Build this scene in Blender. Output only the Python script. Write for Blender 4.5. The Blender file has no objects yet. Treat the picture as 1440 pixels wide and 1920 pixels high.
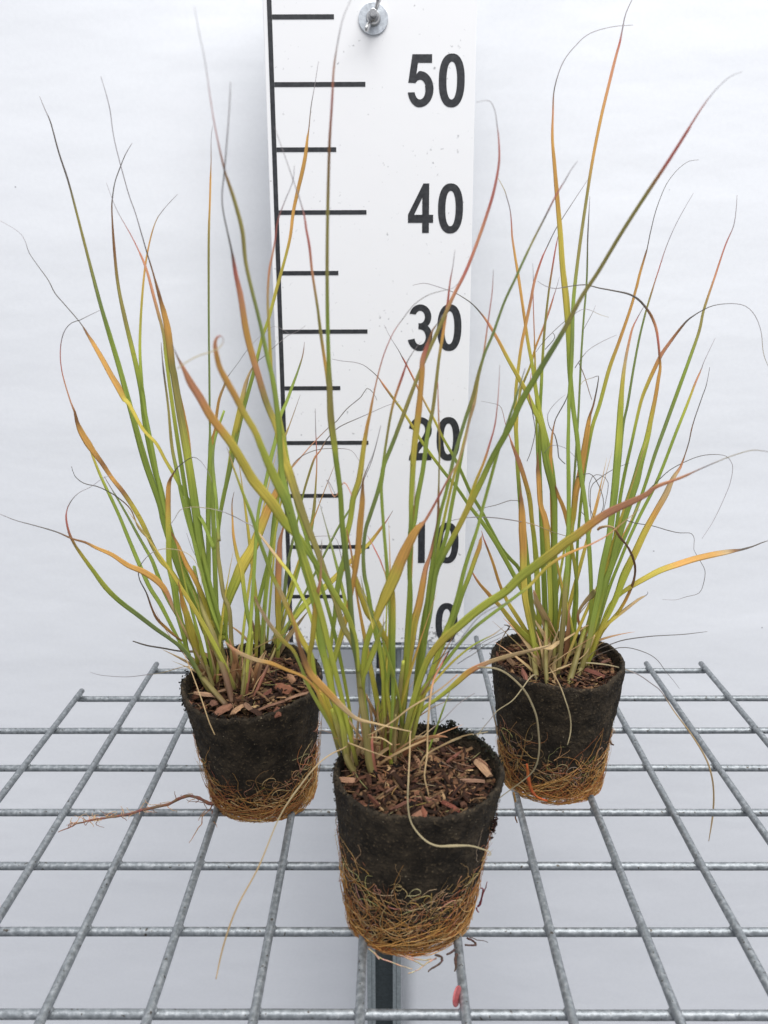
import bpy, bmesh, math, random
from mathutils import Vector, Matrix, noise
random.seed(7)
S = 0.01                                   # coordinates below are in centimetres
sc = bpy.context.scene

# ------------------------------------------------------------------ camera
XC, D, H, TH, YAW, ROLL, F = -1.4508, 75.7157, 33.4419, 0.2586, 0.0018, -0.0038, 1564.43
cy_, sy_ = math.cos(YAW), math.sin(YAW); ct_, st_ = math.cos(TH), math.sin(TH)
cr_, sr_ = math.cos(ROLL), math.sin(ROLL)
_r = Vector((cy_, -sy_, 0)); FW = Vector((ct_*sy_, ct_*cy_, -st_)); _u = Vector((st_*sy_, st_*cy_, ct_))
CX = cr_*_r + sr_*_u; CY = cr_*_u - sr_*_r
CAM = Vector((XC, -D, H))
cam = bpy.data.cameras.new('camera'); co = bpy.data.objects.new('camera', cam)
sc.collection.objects.link(co); sc.camera = co
m = Matrix((CX, CY, -FW)).transposed().to_4x4(); m.translation = CAM*S
co.matrix_world = m
cam.sensor_fit = 'VERTICAL'; cam.sensor_height = 36; cam.sensor_width = 27
cam.lens = F/1920*36
cam.clip_start = 0.02; cam.clip_end = 50
cam.dof.use_dof = True; cam.dof.focus_distance = 0.60; cam.dof.aperture_fstop = 15

def ray(u, v): return FW + CX*((u-720)/F) - CY*((v-960)/F)
def onY(u, v, y):
    d = ray(u, v); return CAM + d*((y+D)/d.y)
def onZ(u, v, z):
    d = ray(u, v); return CAM + d*((z-H)/d.z)

# ------------------------------------------------------------------ light
sc.view_settings.view_transform = 'Standard'; sc.view_settings.look = 'None'
sc.view_settings.exposure = 0.05; sc.view_settings.gamma = 1
w = bpy.data.worlds.new('World'); sc.world = w; w.use_nodes = True
nt = w.node_tree; bg = nt.nodes['Background']
tc = nt.nodes.new('ShaderNodeTexCoord'); sp = nt.nodes.new('ShaderNodeSeparateXYZ')
mr = nt.nodes.new('ShaderNodeMapRange'); mr.inputs[1].default_value = -0.6; mr.inputs[2].default_value = 0.75
rp = nt.nodes.new('ShaderNodeValToRGB')
rp.color_ramp.elements[0].color = (0.30, 0.31, 0.34, 1); rp.color_ramp.elements[1].color = (0.96, 0.985, 1.06, 1)
nt.links.new(tc.outputs['Generated'], sp.inputs[0]); nt.links.new(sp.outputs[2], mr.inputs[0])
nt.links.new(mr.outputs[0], rp.inputs[0]); nt.links.new(rp.outputs[0], bg.inputs[0])
bg.inputs[1].default_value = 0.79
def area(name, loc, target, size, power, col):
    L = bpy.data.lights.new(name, 'AREA'); L.shape = 'RECTANGLE'; L.size = size[0]; L.size_y = size[1]
    L.energy = power; L.color = col
    o = bpy.data.objects.new(name, L); sc.collection.objects.link(o); o.location = loc
    o.rotation_euler = (Vector(target)-Vector(loc)).to_track_quat('-Z', 'Y').to_euler()
    return o
area('roof_light', (0.5, -1.1, 2.3), (0, -0.1, 0.2), (2.2, 1.6), 76, (1, 0.99, 0.97))

# ------------------------------------------------------------------ materials
def lin(c):
    return tuple((x/255/12.92 if x/255 <= 0.04045 else ((x/255+0.055)/1.055)**2.4) for x in c)
def mat(name):
    m = bpy.data.materials.new(name); m.use_nodes = True
    return m, m.node_tree, m.node_tree.nodes['Principled BSDF']
def N(nt, t, **kw):
    n = nt.nodes.new(t)
    for k, v in kw.items():
        if k in n.inputs: n.inputs[k].default_value = v
        else: setattr(n, k, v)
    return n
def ramp(nt, fac, stops):
    r = nt.nodes.new('ShaderNodeValToRGB'); e = r.color_ramp.elements
    while len(e) < len(stops): e.new(0.5)
    for i, (p, c) in enumerate(stops): e[i].position = p; e[i].color = (*c, 1)
    nt.links.new(fac, r.inputs[0]); return r.outputs[0]
def mixc(nt, a, b, fac=None, mode='MIX', f=1.0):
    n = nt.nodes.new('ShaderNodeMix'); n.data_type = 'RGBA'; n.blend_type = mode
    n.inputs[0].default_value = f
    if fac is not None: nt.links.new(fac, n.inputs[0])
    for s, i in ((a, 6), (b, 7)):
        if isinstance(s, tuple): n.inputs[i].default_value = (*s, 1)
        else: nt.links.new(s, n.inputs[i])
    return n.outputs[2]
def bump(nt, h, p, strength, dist):
    b = nt.nodes.new('ShaderNodeBump'); b.inputs['Strength'].default_value = strength; b.inputs['Distance'].default_value = dist
    nt.links.new(h, b.inputs['Height']); nt.links.new(b.outputs[0], p.inputs['Normal'])

def m_leaf():
    m, t, p = mat('leaf_tissue')
    col = N(t, 'ShaderNodeAttribute', attribute_name='Col').outputs['Color']
    uv = N(t, 'ShaderNodeUVMap', uv_map='UVMap').outputs[0]
    mp = N(t, 'ShaderNodeMapping'); mp.inputs['Scale'].default_value = (14, 0.3, 1); t.links.new(uv, mp.inputs[0])
    st = N(t, 'ShaderNodeTexNoise', Scale=1.0, Detail=4.0); t.links.new(mp.outputs[0], st.inputs['Vector'])
    c1 = mixc(t, col, ramp(t, st.outputs[0], [(0.3, (0.6, 0.64, 0.58)), (0.48, (1, 1, 1)), (0.7, (1.4, 1.34, 1.2))]), mode='MULTIPLY', f=0.9)
    mp2 = N(t, 'ShaderNodeMapping'); mp2.inputs['Scale'].default_value = (1.4, 1.6, 1); t.links.new(uv, mp2.inputs[0])
    sn = N(t, 'ShaderNodeTexNoise', Scale=2.2, Detail=3.0); t.links.new(mp2.outputs[0], sn.inputs['Vector'])
    sf = ramp(t, sn.outputs[0], [(0.70, (0, 0, 0)), (0.75, (1, 1, 1))])
    c2 = mixc(t, c1, (0.16, 0.075, 0.03), fac=sf)
    t.links.new(c2, p.inputs['Base Color']); p.inputs['Roughness'].default_value = 0.5
    p.inputs['Specular IOR Level'].default_value = 0.35
    bump(t, st.outputs[0], p, 0.35, 0.0004)
    tr = N(t, 'ShaderNodeBsdfTranslucent'); gm = N(t, 'ShaderNodeGamma', Gamma=0.5); t.links.new(c2, gm.inputs[0]); t.links.new(gm.outputs[0], tr.inputs[0])
    mx = N(t, 'ShaderNodeMixShader'); mx.inputs[0].default_value = 0.42
    t.links.new(p.outputs[0], mx.inputs[1]); t.links.new(tr.outputs[0], mx.inputs[2])
    t.links.new(mx.outputs[0], t.nodes['Material Output'].inputs[0]); return m
def m_attr(name, rough=0.8, nscale=900, amt=0.5, spec=0.25):
    m, t, p = mat(name)
    col = N(t, 'ShaderNodeAttribute', attribute_name='Col').outputs['Color']
    tcn = N(t, 'ShaderNodeTexCoord').outputs['Object']
    n = N(t, 'ShaderNodeTexNoise', Scale=float(nscale), Detail=3.0); t.links.new(tcn, n.inputs['Vector'])
    c = mixc(t, col, ramp(t, n.outputs[0], [(0.3, (0.5, 0.5, 0.5)), (0.7, (1.4, 1.4, 1.4))]), mode='MULTIPLY', f=amt)
    t.links.new(c, p.inputs['Base Color']); p.inputs['Roughness'].default_value = rough
    p.inputs['Specular IOR Level'].default_value = spec
    bump(t, n.outputs[0], p, 0.5, 0.0006); return m
def m_peat():
    m, t, p = mat('peat_fibre')
    tcn = N(t, 'ShaderNodeTexCoord').outputs['Object']
    n = N(t, 'ShaderNodeTexNoise', Scale=70.0, Detail=8.0, Roughness=0.7); t.links.new(tcn, n.inputs['Vector'])
    n2 = N(t, 'ShaderNodeTexNoise', Scale=520.0, Detail=4.0); t.links.new(tcn, n2.inputs['Vector'])
    c = ramp(t, n.outputs[0], [(0.3, (0.008, 0.0065, 0.005)), (0.48, (0.027, 0.021, 0.0145)), (0.68, (0.068, 0.051, 0.033))])
    f = ramp(t, n2.outputs[0], [(0.58, (0, 0, 0)), (0.74, (1, 1, 1))])
    c2 = mixc(t, c, (0.12, 0.088, 0.052), fac=f)
    v = N(t, 'ShaderNodeTexVoronoi', Scale=420.0); t.links.new(tcn, v.inputs['Vector'])
    f2 = ramp(t, v.outputs['Distance'], [(0.10, (1, 1, 1)), (0.16, (0, 0, 0))])
    n3 = N(t, 'ShaderNodeTexNoise', Scale=160.0); t.links.new(tcn, n3.inputs['Vector'])
    f3 = ramp(t, n3.outputs[0], [(0.58, (0, 0, 0)), (0.64, (1, 1, 1))])
    mm = mixc(t, f2, f3, mode='MULTIPLY'); c3 = mixc(t, c2, (0.3, 0.25, 0.17), fac=mm)
    t.links.new(c3, p.inputs['Base Color']); p.inputs['Roughness'].default_value = 0.9
    p.inputs['Specular IOR Level'].default_value = 0.2
    bump(t, mixc(t, n.outputs[0], n2.outputs[0], f=0.5), p, 1.0, 0.004); return m
def m_galv():
    m, t, p = mat('galvanised_steel')
    tcn = N(t, 'ShaderNodeTexCoord').outputs['Object']
    n = N(t, 'ShaderNodeTexNoise', Scale=330.0, Detail=4.0, Roughness=0.55); t.links.new(tcn, n.inputs['Vector'])
    c = ramp(t, n.outputs[0], [(0.3, (0.185, 0.20, 0.21)), (0.5, (0.25, 0.27, 0.285)), (0.72, (0.40, 0.42, 0.435))])
    n2 = N(t, 'ShaderNodeTexNoise', Scale=420.0, Detail=2.0); t.links.new(tcn, n2.inputs['Vector'])
    f = ramp(t, n2.outputs[0], [(0.66, (0, 0, 0)), (0.72, (1, 1, 1))])
    c2 = mixc(t, c, (0.07, 0.06, 0.05), fac=f)
    t.links.new(c2, p.inputs['Base Color']); p.inputs['Metallic'].default_value = 0.6
    r = N(t, 'ShaderNodeMapRange'); r.inputs[3].default_value = 0.32; r.inputs[4].default_value = 0.6
    t.links.new(n.outputs[0], r.inputs[0]); t.links.new(r.outputs[0], p.inputs['Roughness'])
    bump(t, n.outputs[0], p, 0.5, 0.0008); return m
def m_sheet():
    m, t, p = mat('white_sheeting')
    tcn = N(t, 'ShaderNodeTexCoord').outputs['Object']
    mp = N(t, 'ShaderNodeMapping'); mp.inputs['Scale'].default_value = (3.2, 3, 9); mp.inputs['Rotation'].default_value = (0, 0.25, 0)
    t.links.new(tcn, mp.inputs[0])
    n = N(t, 'ShaderNodeTexNoise', Scale=1.6, Detail=3.0, Roughness=0.45); t.links.new(mp.outputs[0], n.inputs['Vector'])
    n2 = N(t, 'ShaderNodeTexNoise', Scale=260.0, Detail=3.0); t.links.new(tcn, n2.inputs['Vector'])
    c = mixc(t, (0.825, 0.84, 0.87), (0.775, 0.79, 0.82), fac=n2.outputs[0])
    v = N(t, 'ShaderNodeTexVoronoi', Scale=34.0); t.links.new(tcn, v.inputs['Vector'])
    nd = N(t, 'ShaderNodeTexNoise', Scale=9.0); t.links.new(tcn, nd.inputs['Vector'])
    a = ramp(t, v.outputs['Distance'], [(0.022, (1, 1, 1)), (0.034, (0, 0, 0))])
    b = ramp(t, nd.outputs[0], [(0.56, (0, 0, 0)), (0.6, (1, 1, 1))])
    c = mixc(t, c, (0.42, 0.42, 0.44), fac=mixc(t, a, b, mode='MULTIPLY'))
    t.links.new(c, p.inputs['Base Color']); p.inputs['Roughness'].default_value = 0.33
    p.inputs['Specular IOR Level'].default_value = 0.45
    bump(t, mixc(t, n.outputs[0], n2.outputs[0], f=0.02), p, 0.12, 0.02); return m
def m_board():
    m, t, p = mat('white_board')
    tcn = N(t, 'ShaderNodeTexCoord').outputs['Object']
    n = N(t, 'ShaderNodeTexNoise', Scale=240.0, Detail=5.0); t.links.new(tcn, n.inputs['Vector'])
    s = N(t, 'ShaderNodeSeparateXYZ'); t.links.new(tcn, s.inputs[0])
    lo = N(t, 'ShaderNodeMapRange'); lo.inputs[1].default_value = 0.0; lo.inputs[2].default_value = 0.028; lo.inputs[3].default_value = 0.16; lo.inputs[4].default_value = 0.0
    t.links.new(s.outputs[2], lo.inputs[0])
    n2 = N(t, 'ShaderNodeTexNoise', Scale=28.0, Detail=2.0); t.links.new(tcn, n2.inputs['Vector'])
    ad = N(t, 'ShaderNodeMath', operation='MULTIPLY_ADD'); t.links.new(n2.outputs[0], ad.inputs[0]); ad.inputs[1].default_value = 0.3
    t.links.new(lo.outputs[0], ad.inputs[2])
    ad2 = N(t, 'ShaderNodeMath', operation='MULTIPLY_ADD'); t.links.new(n.outputs[0], ad2.inputs[0]); ad2.inputs[1].default_value = 0.9
    t.links.new(ad.outputs[0], ad2.inputs[2])
    f = ramp(t, ad2.outputs[0], [(0.76, (0, 0, 0)), (0.9, (1, 1, 1))])
    c = mixc(t, (0.80, 0.80, 0.81), (0.25, 0.25, 0.26), fac=f)
    t.links.new(c, p.inputs['Base Color']); p.inputs['Roughness'].default_value = 0.35
    bump(t, n2.outputs[0], p, 0.1, 0.002); return m
def m_ink():
    m, t, p = mat('dark_print')
    tcn = N(t, 'ShaderNodeTexCoord').outputs['Object']
    n = N(t, 'ShaderNodeTexNoise', Scale=300.0, Detail=4.0); t.links.new(tcn, n.inputs['Vector'])
    t.links.new(ramp(t, n.outputs[0], [(0.35, (0.016, 0.017, 0.02)), (0.8, (0.045, 0.047, 0.052))]), p.inputs['Base Color'])
    p.inputs['Roughness'].default_value = 0.38; return m
def m_zinc(name, c, rough, metal=0.9):
    m, t, p = mat(name)
    tcn = N(t, 'ShaderNodeTexCoord').outputs['Object']
    n = N(t, 'ShaderNodeTexNoise', Scale=380.0, Detail=5.0); t.links.new(tcn, n.inputs['Vector'])
    t.links.new(ramp(t, n.outputs[0], [(0.3, tuple(x*0.7 for x in c)), (0.7, c)]), p.inputs['Base Color'])
    p.inputs['Metallic'].default_value = metal; p.inputs['Roughness'].default_value = rough
    bump(t, n.outputs[0], p, 0.25, 0.0006); return m
def m_wood():
    m, t, p = mat('bark_wood')
    col = N(t, 'ShaderNodeAttribute', attribute_name='Col').outputs['Color']
    uv = N(t, 'ShaderNodeUVMap', uv_map='UVMap').outputs[0]
    mp = N(t, 'ShaderNodeMapping'); mp.inputs['Scale'].default_value = (7, 0.8, 1); t.links.new(uv, mp.inputs[0])
    n = N(t, 'ShaderNodeTexNoise', Scale=1.6, Detail=5.0, Roughness=0.65); t.links.new(mp.outputs[0], n.inputs['Vector'])
    c = mixc(t, col, ramp(t, n.outputs[0], [(0.3, (0.42, 0.38, 0.36)), (0.5, (0.95, 0.95, 0.95)), (0.72, (1.35, 1.32, 1.25))]), mode='MULTIPLY')
    t.links.new(c, p.inputs['Base Color']); p.inputs['Roughness'].default_value = 0.8; p.inputs['Specular IOR Level'].default_value = 0.2
    bump(t, n.outputs[0], p, 0.8, 0.0012); return m
LEAF, WOOD, PEAT, GALV, SHEET, BOARD, INK = m_leaf(), m_wood(), m_peat(), m_galv(), m_sheet(), m_board(), m_ink()
ROOT = m_attr('root_fibre', 0.7, 700, 0.6); MOSS = m_attr('moss_crumb', 0.95, 500, 0.8)
ZINC = m_zinc('zinc_plate', (0.72, 0.76, 0.80), 0.34); STEEL = m_zinc('bolt_steel', (0.62, 0.62, 0.62), 0.22)
POST = m_zinc('post_steel', (0.33, 0.37, 0.38), 0.5, 0.35)
POST_SHADE = m_zinc('post_steel_shaded', (0.15, 0.18, 0.19), 0.5, 0.3)  # same post steel, darkened to paint in the shade inside the channel
REDM, _t, _p = mat('red_plastic')
_n = N(_t, 'ShaderNodeTexNoise', Scale=500.0); _t.links.new(N(_t, 'ShaderNodeTexCoord').outputs['Object'], _n.inputs['Vector'])
_t.links.new(ramp(_t, _n.outputs[0], [(0.3, (0.36, 0.075, 0.08)), (0.7, (0.46, 0.12, 0.12))]), _p.inputs['Base Color']); _p.inputs['Roughness'].default_value = 0.5

# ------------------------------------------------------------------ builders
class MB:
    def __init__(s): s.v = []; s.f = []; s.c = []; s.uv = []
    def tube(s, pts, rad, cols, seg=5, flat=None, cap=True, side=None, u0=0.0):
        """pts list of Vector (cm); rad list of half widths; flat = thickness ratio list (1 = round); side = width direction"""
        n = len(pts); b = len(s.v); L = u0; prev = None
        for i in range(n):
            t = (pts[min(i+1, n-1)] - pts[max(i-1, 0)])
            t = t.normalized() if t.length > 1e-7 else Vector((0, 0, 1))
            if side is None:
                if prev is None:
                    a = Vector((0.3, 1, 0.2)) if abs(t.y) < 0.8 else Vector((1, 0.2, 0))
                    sd = (a - t*a.dot(t)).normalized()
                else:
                    sd = prev - t*prev.dot(t); sd = sd.normalized() if sd.length > 1e-5 else prev
                prev = sd
            else:
                a = side[i]; sd = (a - t*a.dot(t)); sd = sd.normalized() if sd.length > 1e-5 else Vector((1, 0, 0))
            nn = t.cross(sd)
            if i: L += (pts[i]-pts[i-1]).length
            fl = 1.0 if flat is None else flat[i]
            for k in range(seg):
                an = 2*math.pi*k/seg
                x = math.cos(an)*rad[i]; y = math.sin(an)*rad[i]*fl
                if flat is not None and fl < 0.6: y += abs(x)*0.42   # shallow V fold of a blade
                s.v.append((pts[i] + sd*x + nn*y)*S); s.c.append(cols[i])
                s.uv.append((0.5+0.5*math.cos(an)+u0, L))
        for i in range(n-1):
            for k in range(seg):
                k2 = (k+1) % seg
                s.f.append((b+i*seg+k, b+i*seg+k2, b+(i+1)*seg+k2, b+(i+1)*seg+k))
        if cap: s.f.append(tuple(b+k for k in reversed(range(seg)))); s.f.append(tuple(b+(n-1)*seg+k for k in range(seg)))
    def box(s, mtx, size, col, jit=0.0, taper=0.0):
        b = len(s.v); x, y, z = [q/2 for q in size]; rr = random.random()*9
        for i in (-1, 1):
            for j in (-1, 1):
                for k in (-1, 1):
                    tp = 1 - taper*(1 if j > 0 else 0)
                    p = Vector((i*x*tp, j*y, k*z)) + Vector([random.uniform(-jit, jit)*q for q in size])
                    s.v.append((mtx @ p)*S); s.c.append(col); s.uv.append(((i+1)/2+rr, j*y+rr))
        q = lambda *a: s.f.append(tuple(b+t for t in a))
        q(0, 1, 3, 2); q(4, 6, 7, 5); q(0, 4, 5, 1); q(2, 3, 7, 6); q(0, 2, 6, 4); q(1, 5, 7, 3)
    def build(s, name, mt, parent=None, smooth=True, bevel=0, origin=None):
        me = bpy.data.meshes.new(name)
        og = Vector(origin)*S if origin is not None else (parent.matrix_basis.translation.copy() if parent else Vector((0, 0, 0)))
        if parent and parent.get('_gp'): og = Vector(parent['_gp'])
        me.from_pydata([tuple(Vector(v)-og) for v in s.v], [], s.f)
        a = me.color_attributes.new('Col', 'FLOAT_COLOR', 'POINT')
        cc = s.c if s.c else [(0.5, 0.5, 0.5)]*len(s.v)
        a.data.foreach_set('color', [x for c in cc for x in (c[0], c[1], c[2], 1)])
        if len(s.uv) == len(s.v):
            ul = me.uv_layers.new(name='UVMap')
            for lp in me.loops: ul.data[lp.index].uv = s.uv[lp.vertex_index]
        me.materials.append(mt); me.update()
        bm = bmesh.new(); bm.from_mesh(me); bmesh.ops.recalc_face_normals(bm, faces=bm.faces); bm.to_mesh(me); bm.free()
        if smooth: me.polygons.foreach_set('use_smooth', [True]*len(me.polygons))
        o = bpy.data.objects.new(name, me); sc.collection.objects.link(o)
        if parent: o.parent = parent
        else: o.location = og
        if bevel:
            md = o.modifiers.new('bevel', 'BEVEL'); md.width = bevel*S; md.segments = 2; md.limit_method = 'ANGLE'
        return o
def thing(name, label, cat, loc, group=None, kind=None):
    o = bpy.data.objects.new(name, None); sc.collection.objects.link(o); o.location = Vector(loc)*S
    o.empty_display_size = 0.02; tag(o, label, cat, group); return o
def tag(o, label=None, cat=None, group=None, kind=None):
    if label: o['label'] = label
    if cat: o['category'] = cat
    if group: o['group'] = group
    if kind: o['kind'] = kind
    return o
def I(): return Matrix.Identity(4)
def T(x, y, z): return Matrix.Translation((x, y, z))
def cyl(mb, a, b, r, seg=12, col=(0.4, 0.4, 0.4)):
    mb.tube([Vector(a), Vector(b)], [r, r], [col]*2, seg=seg)

# ------------------------------------------------------------------ setting: white backdrop
def backdrop(name, x0, x1, edge, y=6.5):
    mb = MB(); nx, nz = 70, 60
    z0, z1 = -100.0, 95.0
    for j in range(nz+1):
        for i in range(nx+1):
            x = x0+(x1-x0)*i/nx; z = z0+(z1-z0)*j/nz
            d = abs(x-edge)
            yy = y + 1.6*math.exp(-(d/7.0)**2) + 0.35*noise.noise(Vector((x*0.03, 3.1, z*0.04))) + 0.03*noise.noise(Vector((x*0.06+z*0.03, 1.1, z*0.18)))
            mb.v.append(Vector((x, yy, z))*S)
    k = len(mb.v)
    for v in list(mb.v): mb.v.append(v + Vector((0, 0.15*S, 0)))
    W = nx+1
    for j in range(nz):
        for i in range(nx):
            a = j*W+i; mb.f.append((a, a+1, a+W+1, a+W)); mb.f.append((k+a, k+a+W, k+a+W+1, k+a+1))
    rim = [i for i in range(nx)]
    for i in range(nx):
        mb.f.append((i, k+i, k+i+1, i+1)); t = nz*W+i; mb.f.append((t, t+1, k+t+1, k+t))
    for j in range(nz):
        a = j*W; mb.f.append((a, a+W, k+a+W, k+a)); b = j*W+nx; mb.f.append((b, k+b, k+b+W, b+W))
    mb.c = [(0.8, 0.8, 0.8)]*len(mb.v)
    o = mb.build(name, SHEET); o['kind'] = 'structure'; return o
backdrop('background_sheet_left', -130, 0.30, -9, 6.9)
backdrop('background_sheet_right', 0.62, 140, 5.5, 6.6)

# ------------------------------------------------------------------ post
post = thing('steel_post', 'grey metal channel post standing behind the wire shelf under the height scale board', 'post', (-1.5, 4.4, -100))
mb = MB(); mb.box(T(-3.15, 3.1, -19), (0.5, 4.0, 162), (0.3,)*3); mb.build('side_flange', POST, post, False, 0.05)
mb = MB(); mb.box(T(0.15, 3.1, -19), (0.5, 4.0, 162), (0.3,)*3); mb.build('side_flange', POST, post, False, 0.05)
mb = MB(); mb.box(T(-1.5, 4.9, -19.05), (2.78, 0.3, 161.9), (0.1,)*3); mb.build('back_web', POST_SHADE, post, False)
mb = MB(); mb.box(T(-2.68, 1.35, -19.1), (0.42, 0.3, 161.8), (0.3,)*3); mb.build('front_lip', POST, post, False, 0.04)
mb = MB(); mb.box(T(-0.32, 1.35, -19.1), (0.42, 0.3, 161.8), (0.3,)*3); mb.build('front_lip', POST, post, False, 0.04)

# ------------------------------------------------------------------ height scale board
sb = thing('height_scale_board', 'tall white board printed with black centimetre ticks and numbers 0 to 50', 'measuring board', (-2.3, 0, 0.15))
mb = MB(); mb.box(T(-2.3, 0.45, 31.7), (17.35, 0.8, 63.1), (0.8,)*3); mb.build('board', BOARD, sb, False, 0.06)
mb = MB(); mb.box(T(-10.44, 0.036, 31.7), (0.38, 0.03, 62.9), (0.02,)*3); mb.build('scale_line', INK, sb, False)
for z in range(5, 61, 5):
    xe = -2.72 if z % 10 == 0 else -5.22
    mb = MB(); mb.box(T((-10.24+xe)/2, 0.036, z), (xe+10.24, 0.03, 0.36), (0.02,)*3); mb.build('tick_mark', INK, sb, False)
def arc(cx, cz, rx, rz, a0, a1, n=28):
    return [(cx+rx*math.cos(math.radians(a0+(a1-a0)*i/n)), cz+rz*math.sin(math.radians(a0+(a1-a0)*i/n))) for i in range(n+1)]
def sup(cx, cz, rx, rz, e=2.35, n=56):
    o = []
    for i in range(n):
        a = 2*math.pi*i/n; c, s_ = math.cos(a), math.sin(a)
        o.append((cx+rx*abs(c)**(2/e)*(1 if c > 0 else -1), cz+rz*abs(s_)**(2/e)*(1 if s_ > 0 else -1)))
    return o
# digit outlines in a 2.14 x 4.0 cell, origin bottom left
DG = {
 '0': [sup(1.07, 2.0, 1.07, 2.05), sup(1.07, 2.0, 0.44, 1.45, 2.2)],
 '1': [[(0.85, 0), (1.5, 0), (1.5, 4.05), (0.98, 4.05), (0.82, 3.7), (0.55, 3.38), (0.2, 3.15), (0.2, 2.5), (0.55, 2.66), (0.85, 2.92)]],
 '4': [[(1.2, 0), (1.78, 0), (1.78, 0.84), (2.14, 0.84), (2.14, 1.5), (1.78, 1.5), (1.78, 4.05), (1.28, 4.05), (-0.02, 1.52), (-0.02, 0.84), (1.2, 0.84)],
       [(1.2, 1.5), (1.2, 2.9), (0.5, 1.5)]],
 '5': [[(0.36, 4.0), (1.98, 4.0), (1.98, 3.36), (0.82, 3.36), (0.7, 2.5)] + arc(1.0, 1.35, 1.12, 1.38, 95, -90, 26) + arc(1.0, 1.35, 1.02, 1.4, -96, -170, 14)
       + [(0.55, 1.12)] + arc(1.0, 1.28, 0.45, 0.72, 200, 385, 22) + arc(1.0, 1.36, 0.48, 0.72, 20, 140, 14) + [(0.03, 1.86)]],
 '3': [arc(1.03, 2.95, 0.98, 1.1, 165, -38, 24) + arc(1.02, 1.2, 1.1, 1.25, 52, -168, 32) + [(0.55, 1.05)] + arc(1.03, 1.18, 0.5, 0.68, 190, 440, 26)
       + [(0.88, 1.9), (0.88, 2.42)] + arc(1.02, 2.95, 0.42, 0.55, -90, 155, 20)],
 '2': [[(0.0, 0.0), (2.1, 0.0), (2.1, 0.68), (0.88, 0.68), (1.0, 0.95), (1.35, 1.42)] + arc(1.05, 2.85, 1.05, 1.2, -35, 172, 30)
       + [(0.62, 2.82)] + arc(1.05, 2.85, 0.44, 0.62, 165, -20, 18) + [(1.25, 2.2), (0.8, 1.6), (0.3, 0.95), (0.06, 0.4)]],
}
def glyph(text, x, z, h, name='numeral'):
    cu = bpy.data.curves.new('g', 'CURVE'); cu.dimensions = '2D'; cu.fill_mode = 'BOTH'; cu.extrude = 0.00016
    for ch in text:
        for loop in DG[ch]:
            sp_ = cu.splines.new('POLY'); sp_.points.add(len(loop)-1)
            for i, (a, b) in enumerate(loop): sp_.points[i].co = ((x+a)*S, (z+b*h/4.0)*S, 0, 1)
            sp_.use_cyclic_u = True
        x += 2.55
    tmp = bpy.data.objects.new('g', cu); sc.collection.objects.link(tmp)
    dg = bpy.context.evaluated_depsgraph_get(); me = bpy.data.meshes.new_from_object(tmp.evaluated_get(dg)); me.name = name
    bpy.data.objects.remove(tmp)
    off = sb.location
    for v in me.vertices: v.co = Vector((v.co.x, 0.036*S - v.co.z, v.co.y)) - off
    me.materials.clear(); me.materials.append(INK)
    o = bpy.data.objects.new(name, me); sc.collection.objects.link(o); o.parent = sb
for z in (50, 40, 30, 20, 10):
    glyph(str(z), 0.80+0.0064*(50-z), z-1.72+(50-z)*0.002, 3.95)
glyph('0', 3.66, 0.22, 4.0)
# washer, bolt and wing nut
wx, wz = -2.03, 54.82
wa = MB(); n = 40; b = 0
for y, r1 in ((0.03, 1.2), (-0.13, 1.2), (-0.13, 0.3), (0.03, 0.3)):
    for i in range(n): wa.v.append(Vector((wx+r1*math.cos(2*math.pi*i/n), y, wz+r1*math.sin(2*math.pi*i/n)))*S)
for q in range(4):
    for i in range(n): wa.f.append((q*n+i, q*n+(i+1) % n, ((q+1) % 4)*n+(i+1) % n, ((q+1) % 4)*n+i))
wao = wa.build('washer', ZINC, sb, False, 0.02)
mb = MB(); cyl(mb, (wx, -0.1, wz), (wx, -1.75, wz), 0.29, 20); mb.build('bolt', STEEL, sb, True, 0.03).data.polygons.foreach_set('use_smooth', [False]*22)
wn = MB(); wn.tube([Vector((wx, -0.14, wz)), Vector((wx, -0.3, wz)), Vector((wx, -0.95, wz))], [0.60, 0.60, 0.42], [(0.5,)*3]*3, seg=24)
for sg in (1, -1):
    dx, dz = 0.42*sg, 0.9*sg
    pts = [Vector((wx+dx*k, -0.35-1.05*k**1.3*0.9, wz+dz*k)) for k in (0.35, 0.6, 0.85, 1.1, 1.3, 1.42)]
    wn.tube(pts, [0.16, 0.2, 0.26, 0.3, 0.26, 0.12], [(0.5,)*3]*6, seg=12, flat=[0.8, 0.65, 0.62, 0.62, 0.62, 0.62])
wn.build('wing_nut', STEEL, sb)

# ------------------------------------------------------------------ wire shelf
ga = -0.0081; Y0, SR, SCX, X0 = -43.04, 5.3758, 5.0342, -17.38
def gp(gx, gy, z): return Vector((gx*math.cos(ga)-gy*math.sin(ga), gx*math.sin(ga)+gy*math.cos(ga), z))
shelf = thing('wire_shelf', 'galvanised steel wire mesh shelf under the three potted grasses', 'shelf', (0, -22, 0))
def wire(a, b, r):
    mb = MB(); n = 60; ph = random.random()*50
    pts = [a.lerp(b, i/n) + Vector((0.02*noise.noise(Vector((i*0.2, ph, 0))), 0.02*noise.noise(Vector((i*0.2, ph, 5))), 0.02*noise.noise(Vector((i*0.2, ph, 9))))) for i in range(n+1)]
    mb.tube(pts, [r*(1+0.035*noise.noise(Vector((i*0.9, ph, 2)))) for i in range(n+1)], [(0.4,)*3]*(n+1), seg=14)
    return mb
RZ = {8: (0, 6), 7: (-1, 9), 6: (-2, 12)}
for k in range(-2, 9):
    i0, i1 = RZ.get(k, (-5, 13)); y = Y0+k*SR
    wire(gp(X0+i0*SCX-0.1, y, -0.27), gp(X0+i1*SCX+0.1, y, -0.27), 0.245).build('cross_wire', GALV, shelf)
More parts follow.
